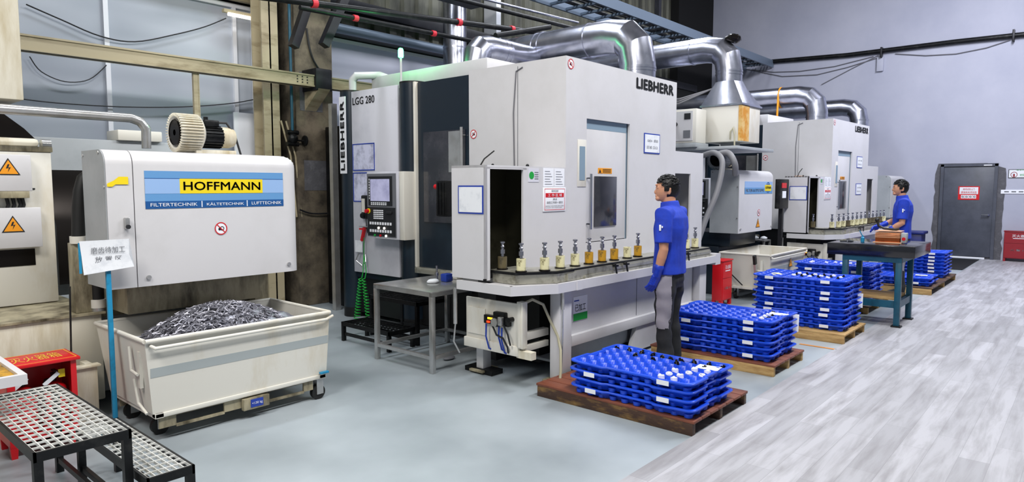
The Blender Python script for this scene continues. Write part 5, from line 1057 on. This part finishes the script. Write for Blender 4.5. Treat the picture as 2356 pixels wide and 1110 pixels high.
# ================================================================ PALLETS AND TRAYS
def pallet(x0, x1, y0, y1, h, label, top, side, boards=6):
    t = thing('pallet', label, 'pallet', ((x0+x1)/2, (y0+y1)/2, 0)); n_ = boards; w_ = (x1-x0)/n_
    m = MB()
    for i in range(n_): m.box(x0+i*w_+.004, x0+(i+1)*w_-.004, y0, y1, h-.018, h, .002)
    obj('deck_boards', m, top, t)
    yc = (y0+y1)/2
    for xa in (x0+.005, (x0+x1)/2-.02, x1-.045): obj('bearer', MB().box(xa, xa+.04, y0+.01, y1-.01, .0, h-.018, .002), side, t)
    return t
HT = .062; TW, TL = .66, .98     # tray size: X, Y
def outline(dx, dy, ins):
    w_, l_ = TW/2-ins, TL/2-ins; P_ = []; r_ = .05; nt = .022
    def arc(cx, cy, a0): return [(cx+r_*math.cos(a0+i*math.pi/8), cy+r_*math.sin(a0+i*math.pi/8)) for i in range(5)]
    P_ += arc(w_-r_, -l_+r_, -math.pi/2)+[(w_, -.2), (w_-nt, -.17), (w_-nt, .17), (w_, .2)]+arc(w_-r_, l_-r_, 0)
    P_ += [(.1, l_), (.085, l_-nt), (-.085, l_-nt), (-.1, l_)]+arc(-w_+r_, l_-r_, math.pi/2)+[(-w_, .2), (-w_+nt, .17), (-w_+nt, -.17), (-w_, -.2)]+arc(-w_+r_, -l_+r_, math.pi)+[(-.1, -l_), (-.085, -l_+nt), (.085, -l_+nt), (.1, -l_)]
    return P_
NPX, NPY = 6, 10
def tray_mesh(full):
    m = MB()
    def R(ins, z): return [(a_, b_, z+.012*(abs(b_)/(TL/2))**2-.004) for a_, b_ in outline(0, 0, ins)]
    m.loft([R(.045, .006), R(.024, HT-.012), R(.0, HT-.012), R(.0, HT-.003), R(.003, HT), R(.022, HT), R(.03, HT-.016)], False)
    if not full:
        m.loft([R(.031, HT-.016), R(.3, HT-.016)], True)
    else:
        nx, ny = NPX*7, NPY*7; W_, L_ = TW/2-.03, TL/2-.03; G = []
        for i in range(nx+1):
            row = []
            for j in range(ny+1):
                u, v = i/nx*NPX, j/ny*NPY; x_ = -W_+2*W_*i/nx; y_ = -L_+2*L_*j/ny
                iu, iv = int(min(u, NPX-.001)), int(min(v, NPY-.001)); du, dv = u-iu-.5, v-iv-.5
                dd_ = math.hypot(du, dv); dep = max(0, min(1, (.44-dd_)/.1)); diag = max(0, 1-abs(abs(du)-abs(dv))*7)*(.2 < dd_)*.3
                z_ = HT-.014-.042*dep+(.008 if dd_ > .5 else 0)+.006*math.exp(-((abs(du)-.5)**2+dv*dv)*60)+.012*(abs(y_)/(TL/2))**2-.004
                row.append(m.b.verts.new((x_, y_, z_)))
            G.append(row)
        for i in range(nx):
            for j in range(ny): m.b.faces.new((G[i][j], G[i+1][j], G[i+1][j+1], G[i][j+1]))
    for i in range(NPX):
        for j in range(NPY):
            if i in (0, NPX-1) or j in (0, NPY-1):
                x_ = -TW/2+.06+(TW-.12)*i/(NPX-1); y_ = -TL/2+.065+(TL-.13)*j/(NPY-1); m.lathe([(.022, .0), (.028, .004), (.032, .03)], (x_, y_, -.0), 10)
    me = bpy.data.meshes.new('tray_shell'); m.b.to_mesh(me); m.b.free(); finish(me, 40); me.materials.append(MATS['blue_plastic']); return me
TF, TS = tray_mesh(True), tray_mesh(False)
lm = MB(); lm.box(-TW/2-.0015, -TW/2-.0003, -.045, .045, HT-.034, HT-.002); LBL_L = bpy.data.meshes.new('label_sticker'); lm.b.to_mesh(LBL_L); lm.b.free(); LBL_L.materials.append(MATS['label_white'])
def stack(x, y, z, n, rz, where, stickers):
    out = []
    for k in range(n):
        pos = 'topmost' if k == n-1 else ('bottom' if k == 0 else '%s from the bottom' % ordn[k])
        if n == 1: pos = 'single'
        rn = random.Random(int(x*100)+k)
        t = thing('parts_tray', 'blue parts tray, %s, %s' % (pos, where), 'tray', (x+rn.uniform(-.006, .006), y+rn.uniform(-.008, .008), z+k*(HT-.004)), 'blue trays '+where)
        t.rotation_euler = (0, 0, rz+rn.uniform(-.012, .012))
        o = bpy.data.objects.new('tray_shell', TF if k == n-1 else TS); COL.objects.link(o); o.parent = t
        for yy in stickers[k % len(stickers)]:
            s_ = bpy.data.objects.new('label_sticker', LBL_L); COL.objects.link(s_); s_.parent = t; s_.location = (0, yy, -.0+.012*(abs(yy)/(TL/2))**2-.004)
        out.append(t)
    return out
ST1 = [(-.3,), (), (.3,), (-.3,)]
P1 = (4.22, 2.37)
pallet(3.9, 4.78, 1.87, 3.17, .1, 'oily brown wooden pallet nearest the camera', 'wood_red', 'wood_dark', 7)
s1 = stack(P1[0], P1[1], .1, 4, 0, 'on the oily pallet nearest the camera', [(.3,), (-.28,), (.3,), (-.28,)])
pallet(5.6, 6.35, 1.97, 3.15, .1, 'pale wooden pallet just behind the nearest pallet', 'wood_red', 'wood_pale')
s2 = stack(5.95, 2.5, .1, 6, 0, 'on the pale pallet beside the first worker', [(-.28,), (.3,), (-.28,), (), (.3, -.28), (-.28,)])
pallet(7.25, 8.05, 1.86, 3.05, .1, 'pale wooden pallet left of the granite table', 'wood_pale', 'wood_pale')
s3 = stack(7.68, 2.38, .1, 9, 0, 'in the tall stack left of the granite table', [(-.28, .3), (), (.3, -.28)])
pallet(9.2, 10.3, 2.1, 3.2, .1, 'worn wooden pallet behind the granite table', 'wood_dark', 'wood_pale')
s4 = stack(9.75, 2.62, .1, 8, 0, 'in the stack behind the granite table', [(.3, -.28), (), (.3,)])
pallet(11.4, 13.6, 1.77, 3.0, .11, 'long brown pallet farthest back beside the plank floor', 'wood_dark', 'wood_pale', 9)
s5 = stack(11.85, 2.3, .11, 2, 0, 'low on the front of the farthest pallet', [(-.28,), (.3,)])
s6 = stack(13.1, 2.3, .11, 7, 0, 'in the farthest stack', [(-.28,)])
def cell(c, i, j, z, rz=0):
    x_ = -TW/2+.03+(TW-.06)*(i+.5)/NPX; y_ = -TL/2+.03+(TL-.06)*(j+.5)/NPY; return (c[0]+x_, c[1]+y_, z)
ztop = .1+3*(HT-.004)+.03
m = MB(); m.lathe([(.008, 0), (.012, .005), (.012, .02), (.018, .022), (.018, .045), (.009, .048), (.009, .06), (.003, .062)], (0, 0, 0), 14)
sm = bpy.data.meshes.new('black_shaft'); m.b.to_mesh(sm); m.b.free(); finish(sm); sm.materials.append(MATS['black_steel'])
m = MB(); m.lathe([(.02, 0), (.022, .02), (.024, .045), (.02, .05), (.017, .046), (.015, .02), (.001, .018)], (0, 0, 0), 10); m.ball((.008, .004, .05), .012, (1, 1, .7), 8, 6)
wm = bpy.data.meshes.new('plastic_plug'); m.b.to_mesh(wm); m.b.free(); finish(wm); wm.materials.append(MATS['white_plastic'])
def put(me, name, loc, label, cat, grp, r=None):
    o = bpy.data.objects.new(name, me); COL.objects.link(o); o.location = loc
    if r: o.rotation_euler = r
    return tag(o, label, cat, grp)
for j in range(10):
    put(sm, 'dark_shaft', cell(P1, 5, j, ztop-.014), 'dark shaft, %s from the left in the back row of the nearest tray' % ordn[9-j], 'shaft', 'dark shafts in the nearest tray', (.5, .3, j))
    if j < 9 and j % 2: put(sm, 'dark_shaft', cell(P1, 4, j, ztop-.014), 'dark shaft at the %s pocket in the second row of the nearest tray' % ordn[9-j], 'shaft', 'dark shafts in the nearest tray', (.4, -.3, j))
k = 0
for (i, j) in ((0, 1), (0, 2), (1, 1), (1, 2), (2, 1), (2, 0), (3, 0), (3, 1), (2, 2)):
    put(wm, 'plastic_plug', cell(P1, i, j, ztop-.012), 'white plastic plug at the right end of the nearest tray, %s from the front edge' % ordn[k], 'plug', 'white plugs in the nearest tray', (.2*(k % 3)-.2, .25, k)); k += 1
zt2 = .1+5*(HT-.004)+.03; k = 0
for (i, j) in ((1, 1), (2, 1), (3, 1), (4, 1), (2, 2)):
    put(wm, 'plastic_plug', cell((5.95, 2.5), i, j, zt2-.012), 'white plastic plug in the top tray beside the first worker, %s from the front' % ordn[k], 'plug', 'white plugs in the second stack', (.2, .1, k))
    if k < 4: put(sm, 'dark_shaft', cell((5.95, 2.5), i+1, j, zt2-.008), 'dark shaft in the top tray beside the first worker, %s from the front' % ordn[k], 'shaft', 'dark shafts in the second stack', (.9, .2, k))
    k += 1
zt3 = .1+8*(HT-.004)+.03
k = 0
for i in range(2, 5):
    for j in range(1, 7):
        put(sm if (i+j) % 2 else wm, 'turned_part', cell((7.68, 2.38), i, j, zt3-.014), 'small part in the tall stack\'s top tray, %s row, %s place' % (ordn[i-2], ordn[j-1]), 'part', 'parts in the tall stack', (.1, .2, k)); k += 1
m = MB(); q = cell((7.68, 2.38), 2, 8, zt3+.01); m.ball(q, .06, (1.1, 1.3, .45), 14, 8); tag(obj('cotton_glove', m, 'cup_cream'), 'cream cotton glove lying on the tall tray stack', 'glove')
zt4 = .1+7*(HT-.004)+.03
for k, (i, j) in enumerate(((1, 8), (2, 8), (2, 6), (3, 5), (3, 3), (4, 2), (2, 2), (2, 4))):
    put(wm, 'plastic_plug', cell((9.75, 2.62), i, j, zt4-.012), 'white plug in the top tray behind the granite table, %s from the left' % ordn[k], 'plug', 'white plugs in the fourth stack', (.2, .1, k))
def top_card(x, y, z, rz, label, vertical=False):
    m = MB()
    if vertical: m.box(-.001, .001, -.05, .05, -.16, .0)
    else: m.box(-.055, .055, -.08, .08, 0, .002)
    o = tag(obj('paper_card', m, 'label_white'), label, 'card'); o.location = (x, y, z); o.rotation_euler = (0 if not vertical else .1, 0 if not vertical else .25, rz); return o
top_card(4.38, 2.0, .1+4*HT-.016, .1, 'white card lying at the right end of the nearest tray')
top_card(6.1, 2.12, .1+6*HT-.024, .1, 'white card lying on the top tray beside the first worker')
top_card(6.285, 2.06, .27, .6, 'white card hanging at the corner of the second tray stack', True)
top_card(8.015, 1.94, .27, .6, 'white card hanging at the corner of the tall tray stack', True)
top_card(11.9, 2.0, .11+2*HT-.0, .1, 'white card on the low trays of the farthest pallet')
# ================================================================ GRANITE TABLE
t = thing('granite_table', 'black granite surface table on a teal steel stand', 'table', (8.85, 1.95, 0))
gx0, gx1, gy0, gy1 = 8.5, 9.42, 1.5, 2.42
obj('granite_slab', MB().box(gx0, gx1, gy0, gy1, .80, .935, .006), 'granite', t)
lx = (8.42+.1, 9.2); ly = (1.63, 2.25)
m = MB(); m.box(lx[0], lx[1], ly[0], ly[0]+.05, .74, .8); m.box(lx[0], lx[1], ly[1]-.05, ly[1], .74, .8); m.box(lx[0], lx[0]+.05, ly[0], ly[1], .74, .8); m.box(lx[1]-.05, lx[1], ly[0], ly[1], .74, .8); obj('stand_frame', m, 'teal_paint', t)
for xx in (lx[0], lx[1]-.06):
    for yy in (ly[0], ly[1]-.06): l_ = obj('leg', MB().box(xx, xx+.06, yy, yy+.06, .02, .74, .003), 'teal_paint', t); obj('foot_pad', MB().box(xx-.02, xx+.08, yy-.02, yy+.08, 0, .02), 'black', l_)
for a_ in ((lx[0]+.01, lx[1]-.01, ly[0]+.01, ly[0]+.05), (lx[0]+.01, lx[1]-.01, ly[1]-.05, ly[1]-.01), (lx[0]+.01, lx[0]+.05, ly[0]+.05, ly[1]-.05), (lx[1]-.05, lx[1]-.01, ly[0]+.05, ly[1]-.05)): obj('stretcher', MB().box(*a_, .22, .3), 'teal_paint', t)
m = MB(); m.box(lx[0]+.08, lx[1]-.08, ly[0]+.06, ly[1]-.06, .3, .33, .004); tag(obj('shelf_board', m, 'wood_pale'), 'pale board lying on the lower frame of the granite table', 'board')
# copper inspection block
a = at(2005, 552, z=.936); cx_, cy_ = 8.93, 1.83
q = at(2030, 553, z=.936)
bx, by = 8.98, 1.86
t = thing('comb_rest', 'copper coloured ribbed block with handle and red dial on the granite table', 'inspection block', (bx, by, .936))
m = MB(); m.box(bx-.1, bx+.1, by-.13, by+.13, .936, 1.05, .004); obj('copper_block', m, 'copper', t)
m = MB()
for k in range(5): m.box(bx-.105+.0, bx+.105, by-.135, by+.135, 1.0+k*.018, 1.006+k*.018)
m.box(bx-.12, bx+.12, by-.15, by+.15, .936, .945); obj('ribs', m, 'copper_edge', t)
m = MB(); m.box(bx-.1, bx-.02, by-.2, by-.14, .945, 1.06, .005); obj('grey_end', m, 'grey_panel', t); m = MB(); m.cyl((bx-.105, by-.17, .99), (bx-.1, by-.17, .99), .02, 16); obj('red_dial', m, 'red', t)
m = MB(); m.tube([(bx, by+.14, 1.2), (bx, by+.12, 1.13), (bx, by+.06, 1.1), (bx, by-.06, 1.09), (bx, by-.1, 1.1)], .014, 10); m.ball((bx, by+.14, 1.2), .025); obj('handle', m, 'black', t)
q = at(1962, 548, z=.936); m = MB(); m.lathe([(.02, 0), (.022, .05), (.01, .06), (.008, .08)], (8.85, 2.12, .936), 14); m.cyl((8.85, 2.12, 1.0), (8.83, 2.15, 1.07), .006, 8); tag(obj('spray_bottle', m, 'stand_blue'), 'small blue bottle on the granite table', 'bottle')
for k, (dx, dy) in enumerate(((0, .0), (.05, .03), (-.03, .07))):
    m = MB(); m.cyl((8.7+dx, 2.25+dy-.0, .945), (8.76+dx, 2.2+dy, .945), .008, 8); tag(obj('small_tool', m, 'chrome'), 'small metal tool at the left edge of the granite table, %s' % ['front', 'middle', 'back'][k], 'tool', 'tools on the granite table')
# ================================================================ WORKERS
def ell(c, rx, ry, n=24, tx=0, ty=0, pw=2.0):
    out = []
    for k in range(n):
        a_ = 2*math.pi*k/n; ca, sa = math.cos(a_), math.sin(a_)
        x_ = rx*math.copysign(abs(ca)**(2/pw), ca); y_ = ry*math.copysign(abs(sa)**(2/pw), sa)
        out.append((c[0]+x_, c[1]+y_, c[2]+x_*tx+y_*ty))
    return out
def remesh(name, m, vox, mt, parent, smooth=2, disp=None):
    me = bpy.data.meshes.new(name); m.b.to_mesh(me); m.b.free()
    bm = bmesh.new(); bm.from_mesh(me); bmesh.ops.recalc_face_normals(bm, faces=bm.faces); bm.to_mesh(me); bm.free()
    o = bpy.data.objects.new(name, me); COL.objects.link(o)
    r_ = o.modifiers.new('r', 'REMESH'); r_.mode = 'VOXEL'; r_.voxel_size = vox
    s_ = o.modifiers.new('s', 'SMOOTH'); s_.factor = .5; s_.iterations = smooth
    dg = bpy.context.evaluated_depsgraph_get(); dg.update(); ne = bpy.data.meshes.new_from_object(o.evaluated_get(dg)); bpy.data.objects.remove(o)
    if disp:
        for v in ne.vertices: v.co += disp(v.co)
    ne.polygons.foreach_set('use_smooth', [True]*len(ne.polygons)); ne.name = name
    o = bpy.data.objects.new(name, ne); COL.objects.link(o); ne.materials.clear(); setm(o, mt); o.parent = parent; return o
def limb(m, pts, radii, n=18): m.tube(pts, radii[0], n, True, radii); [m.ball(p, r, n=n, m=10) for p, r in zip(pts, radii)]
def worker(loc, rz, label, armL, armR, headyaw, gloves=(True, True)):
    t = thing('worker', label, 'person', loc)   # local frame: faces +Y, built at origin of the thing
    lc = Vector(loc)
    t.location = (0, 0, 0)
    # body: head, neck, arms
    m = MB(); hz = 1.575; hy = .035
    Rh = Matrix.Rotation(headyaw, 4, 'Z')
    def H(p): q = Rh @ Vector(p); return Vector((q.x, q.y+hy, q.z+hz))
    m.ball((0, 0, 0), 1, n=24, m=16, M=Matrix.Identity(4)); hv = list(m.b.verts)
    for v in hv:
        x_, y_, z_ = v.co; w_ = .074*(1-.18*max(0, -z_)**1.5); d_ = .095
        yy = y_*d_+(.012*max(0, -z_) if y_ > 0 else .02*max(0, -z_)); q = Vector((x_*w_, yy, z_*.112)); v.co = H(q)
    m.ball(H((0, .07, -.075)), .03, (1.1, .9, .8)); m.ball(H((0, .096, -.02)), .013, (.8, 1, 1.5)); m.ball(H((0, .088, .015)), .011, (.7, .8, 1.8)); m.ball(H((0, .09, -.052)), .014, (1.6, .6, .5)); m.ball(H((-.032, .082, .018)), .013, (1.2, .5, .6)); m.ball(H((.032, .082, .018)), .013, (1.2, .5, .6)); m.ball(H((0, .08, .04)), .03, (1.6, .45, .35))
    for sx in (-1, 1): m.ball(H((sx*.075, -.008, -.012)), .03, (.32, .65, 1.05)); m.ball(H((sx*.08, -.012, .005)), .018, (.4, .8, .9))
    limb(m, [(0, -.005, 1.38), (0, .008, 1.44), (0, .02, 1.52)], [.062, .055, .056])
    m.loft([ell((0, 0, 1.0), .14, .09), ell((0, 0, 1.2), .15, .1), ell((0, 0, 1.36), .13, .075), ell((0, 0, 1.42), .06, .05)])
    for sx, A in ((-1, armL), (1, armR)):
        sh, el, wr = [Vector(p) for p in A[:3]]
        limb(m, [sh, sh.lerp(el, .4), el, el.lerp(wr, .3), wr], [.048, .046, .038, .04, .027])
    # hands: palm and fingers
    def hand(mm, wr, d, palm_n, s=1, curl=.6, gl=0):
        d = d.normalized(); pn = palm_n.normalized(); sd = d.cross(pn).normalized()*s; g = gl
        for k in range(5): mm.ball(wr+d*(.01+.018*k), .022+g, (1, 1, 1), 10, 8); mm.ball(wr+d*(.02+.017*k)+sd*.02, .017+g, n=10, m=8); mm.ball(wr+d*(.02+.017*k)-sd*.02, .017+g, n=10, m=8)
        for k, (off, L_) in enumerate(((.033, .072), (.011, .08), (-.011, .075), (-.031, .058))):
            b0 = wr+d*.09+sd*off; c = curl+.1*k; p1 = b0+(d*math.cos(c*.4)+pn*math.sin(c*.4))*L_*.42; p2 = p1+(d*math.cos(c)+pn*math.sin(c))*L_*.33; p3 = p2+(d*math.cos(c*1.5)+pn*math.sin(c*1.5))*L_*.25
            limb(mm, [b0, p1, p2, p3], [.0092+g*.8, .0088+g*.8, .008+g*.8, .0068+g*.8], 10)
        b0 = wr+d*.03+sd*.03; p1 = b0+(d*.7+sd*.6+pn*.3).normalized()*.038; p2 = p1+(d*.95+sd*.2+pn*.3).normalized()*.03
        limb(mm, [b0, p1, p2], [.012+g, .010+g*.7, .0085+g*.7], 10)
    for sx, A, gl in ((-1, armL, gloves[0]), (1, armR, gloves[1])):
        sh, el, wr = [Vector(p) for p in A[:3]]; hand(m, wr, (wr-el)*.5+Vector(A[3]), Vector(A[4]), A[5], A[6])
    remesh('body', m, .0045, 'skin', t, 2)
    for sx, A, gl in ((-1, armL, gloves[0]), (1, armR, gloves[1])):
        if not gl: continue
        sh, el, wr = [Vector(p) for p in A[:3]]; mm = MB(); hand(mm, wr, (wr-el)*.5+Vector(A[3]), Vector(A[4]), A[5], A[6], .0045)
        limb(mm, [wr, wr.lerp(el, .18), wr.lerp(el, .3)], [.034, .038, .043]); remesh('glove', mm, .004, 'glove', t, 2)
    # hair
    m = MB(); 
    m.ball((0, 0, 0), 1, n=32, m=24)
    for v in list(m.b.verts):
        x_, y_, z_ = v.co; q = Vector((x_*.086, y_*.104-.006, z_*.112+.016)); v.co = H(q)
    kill = [v for v in m.b.verts if (lambda l: (l.z < .045 and l.y > .055) or l.z < -.075 or (l.z < -.015-.0 and l.y > .012) or (l.z < .03 and l.y > .035))(Rh.inverted() @ (v.co-Vector((0, hy, hz))))]
    bmesh.ops.delete(m.b, geom=kill, context='VERTS')
    hr = random.Random(4)
    for k in range(200):
        th = hr.uniform(0, 6.28); ph = hr.uniform(.05, 1.35); q = Vector((math.sin(ph)*math.cos(th)*.083, math.sin(ph)*math.sin(th)*.1-.006, math.cos(ph)*.112+.016))
        if q.y > .05 and q.z < .06: continue
        if q.z < .0 and q.y > 0: continue
        m.ball(H(q), hr.uniform(.008, .013), (1.3, 1.3, .7), 8, 6)
    bmesh.ops.solidify(m.b, geom=m.b.faces[:], thickness=.004) if False else None
    me = MB(); o = obj('hair', m, 'hair', None); o.parent = t; 
    # shirt
    m = MB()
    m.loft([ell((0, -.0, .86), .185, .128, pw=2.4), ell((0, -.0, .95), .18, .122, pw=2.4), ell((0, -.005, 1.1), .182, .122, pw=2.4), ell((0, -.01, 1.25), .2, .128, pw=2.5), ell((0, -.012, 1.34), .2, .115, pw=2.5), ell((0, -.01, 1.39), .165, .09, pw=2.3), ell((0, 0, 1.43), .085, .07), ell((0, .002, 1.445), .068, .064)])
    for sx, A in ((-1, armL), (1, armR)):
        sh, el = Vector(A[0]), Vector(A[1]); e = sh.lerp(el, .82); limb(m, [Vector((sh.x*.75, sh.y, sh.z+.005)), sh, sh.lerp(el, .4)], [.075, .075, .07]); m.tube([sh, sh.lerp(el, .45), e], .07, 18, True, [.07, .068, .074])
    m.tube([(0, .004, 1.42), (0, .012, 1.475)], .07, 24, True, [.078, .068])
    def fold(c): return Vector((noise.noise(Vector((c.x*9, c.y*9, c.z*4))), noise.noise(Vector((c.x*9+7, c.y*9, c.z*4))), 0))*.012
    sh_ = remesh('shirt', m, .007, 'shirt', t, 3, fold)
    # collar and chest mark
    m = MB(); m.box(-.215, -.2095, .0, .03, 1.25, 1.285); 
    sl = Vector(armL[0]).lerp(Vector(armL[1]), .35); m = MB(); m.box(sl.x-.079, sl.x-.073, sl.y-.005, sl.y+.012, sl.z-.025, sl.z+.025, .002); m.box(sl.x-.08, sl.x-.074, sl.y-.02, sl.y-.01, sl.z+.0, sl.z+.015); o = obj('white_emblem', m, 'label_white', sh_)
    m = MB(); m.box(-.2, .2, -.138, -.1355, 1.28, 1.283)
    m.b.free()
    # trousers
    m = MB(); m.loft([ell((0, 0, .97), .155, .105), ell((0, 0, .9), .165, .115), ell((0, 0, .8), .17, .12), ell((0, 0, .74), .15, .11)])
    for sx in (-1, 1): m.tube([(sx*.085, 0, .84), (sx*.09, .0, .7), (sx*.095, .012, .48), (sx*.1, -.005, .3), (sx*.1, -.02, .1)], .08, 20, True, [.092, .09, .072, .07, .066])
    def fold2(c): return Vector((noise.noise(Vector((c.x*8, c.y*8, c.z*11))), noise.noise(Vector((c.x*8+7, c.y*8, c.z*11))), 0))*.016
    TR = remesh('trousers', m, .008, 'trousers', t, 2, fold2)
    tr_ = TR
    bm = bmesh.new(); bm.from_mesh(tr_.data); bm.normal_update()
    kl = [f for f in bm.faces if not (lambda c, nn: c.x < -.1 and .4 < c.z < .92 and nn.x < -.35 and -.075 < c.y < .05)(f.calc_center_median(), f.normal)]
    bmesh.ops.delete(bm, geom=kl, context='FACES')
    for v in bm.verts: v.co += v.normal*.003+Vector((-.002, 0, 0))
    ml = MB(); ml.b = bm; o = obj('grey_side_panel', ml, 'trouser_grey', None); o.parent = t; o.data.materials.clear(); setm(o, 'trouser_grey'); oo = o
    m = MB(); m.loft([[(-.181, .03, .86), (-.165, -.08, .86), (-.15, -.07, .86), (-.16, .03, .86)], [(-.188, .03, .7), (-.172, -.065, .7), (-.15, -.05, .7), (-.16, .03, .7)], [(-.179, .02, .5), (-.165, -.04, .5), (-.15, -.03, .5), (-.15, .02, .5)], [(-.172, -.01, .42), (-.165, -.03, .42), (-.15, -.02, .42), (-.15, -.0, .42)]])
    m.b.free()
    for sx in (-1, 1):
        m = MB(); m.loft([ell((sx*.1, .045, .0), .048, .135, 20), ell((sx*.1, .045, .03), .05, .14, 20), ell((sx*.1, .03, .07), .045, .11, 20), ell((sx*.1, -.02, .11), .045, .06, 20)]); o = obj('shoe', m, 'black', None); o.parent = t
    t.location = lc; t.rotation_euler = (0, 0, rz); return t
V = Vector
worker((5.22, 2.76, 0), math.radians(8), 'worker in blue short-sleeved shirt and blue gloves standing in the middle, seen from behind',
       [(-.185, -.01, 1.36), (-.225, -.03, 1.08), (-.215, .03, .86), (0, .02, -.0), (.5, .6, 0), 1, .5], [(.185, -.01, 1.36), (.23, .0, 1.09), (.22, .1, .88), (0, .02, 0), (-.5, .6, 0), -1, .5], math.radians(28))
worker((10.95, 2.12, .0), math.radians(12), 'worker in blue shirt behind the granite table, before the plaster wall',
       [(-.185, -.01, 1.36), (-.225, .0, 1.09), (-.2, .17, .97), (0, .02, -.0), (.5, 0, -.6), 1, .7], [(.185, -.01, 1.36), (.22, .06, 1.12), (.15, .26, 1.03), (0, .02, 0), (-.5, 0, -.6), -1, .7], math.radians(15))
q = at(2020, 500, y=2.5)
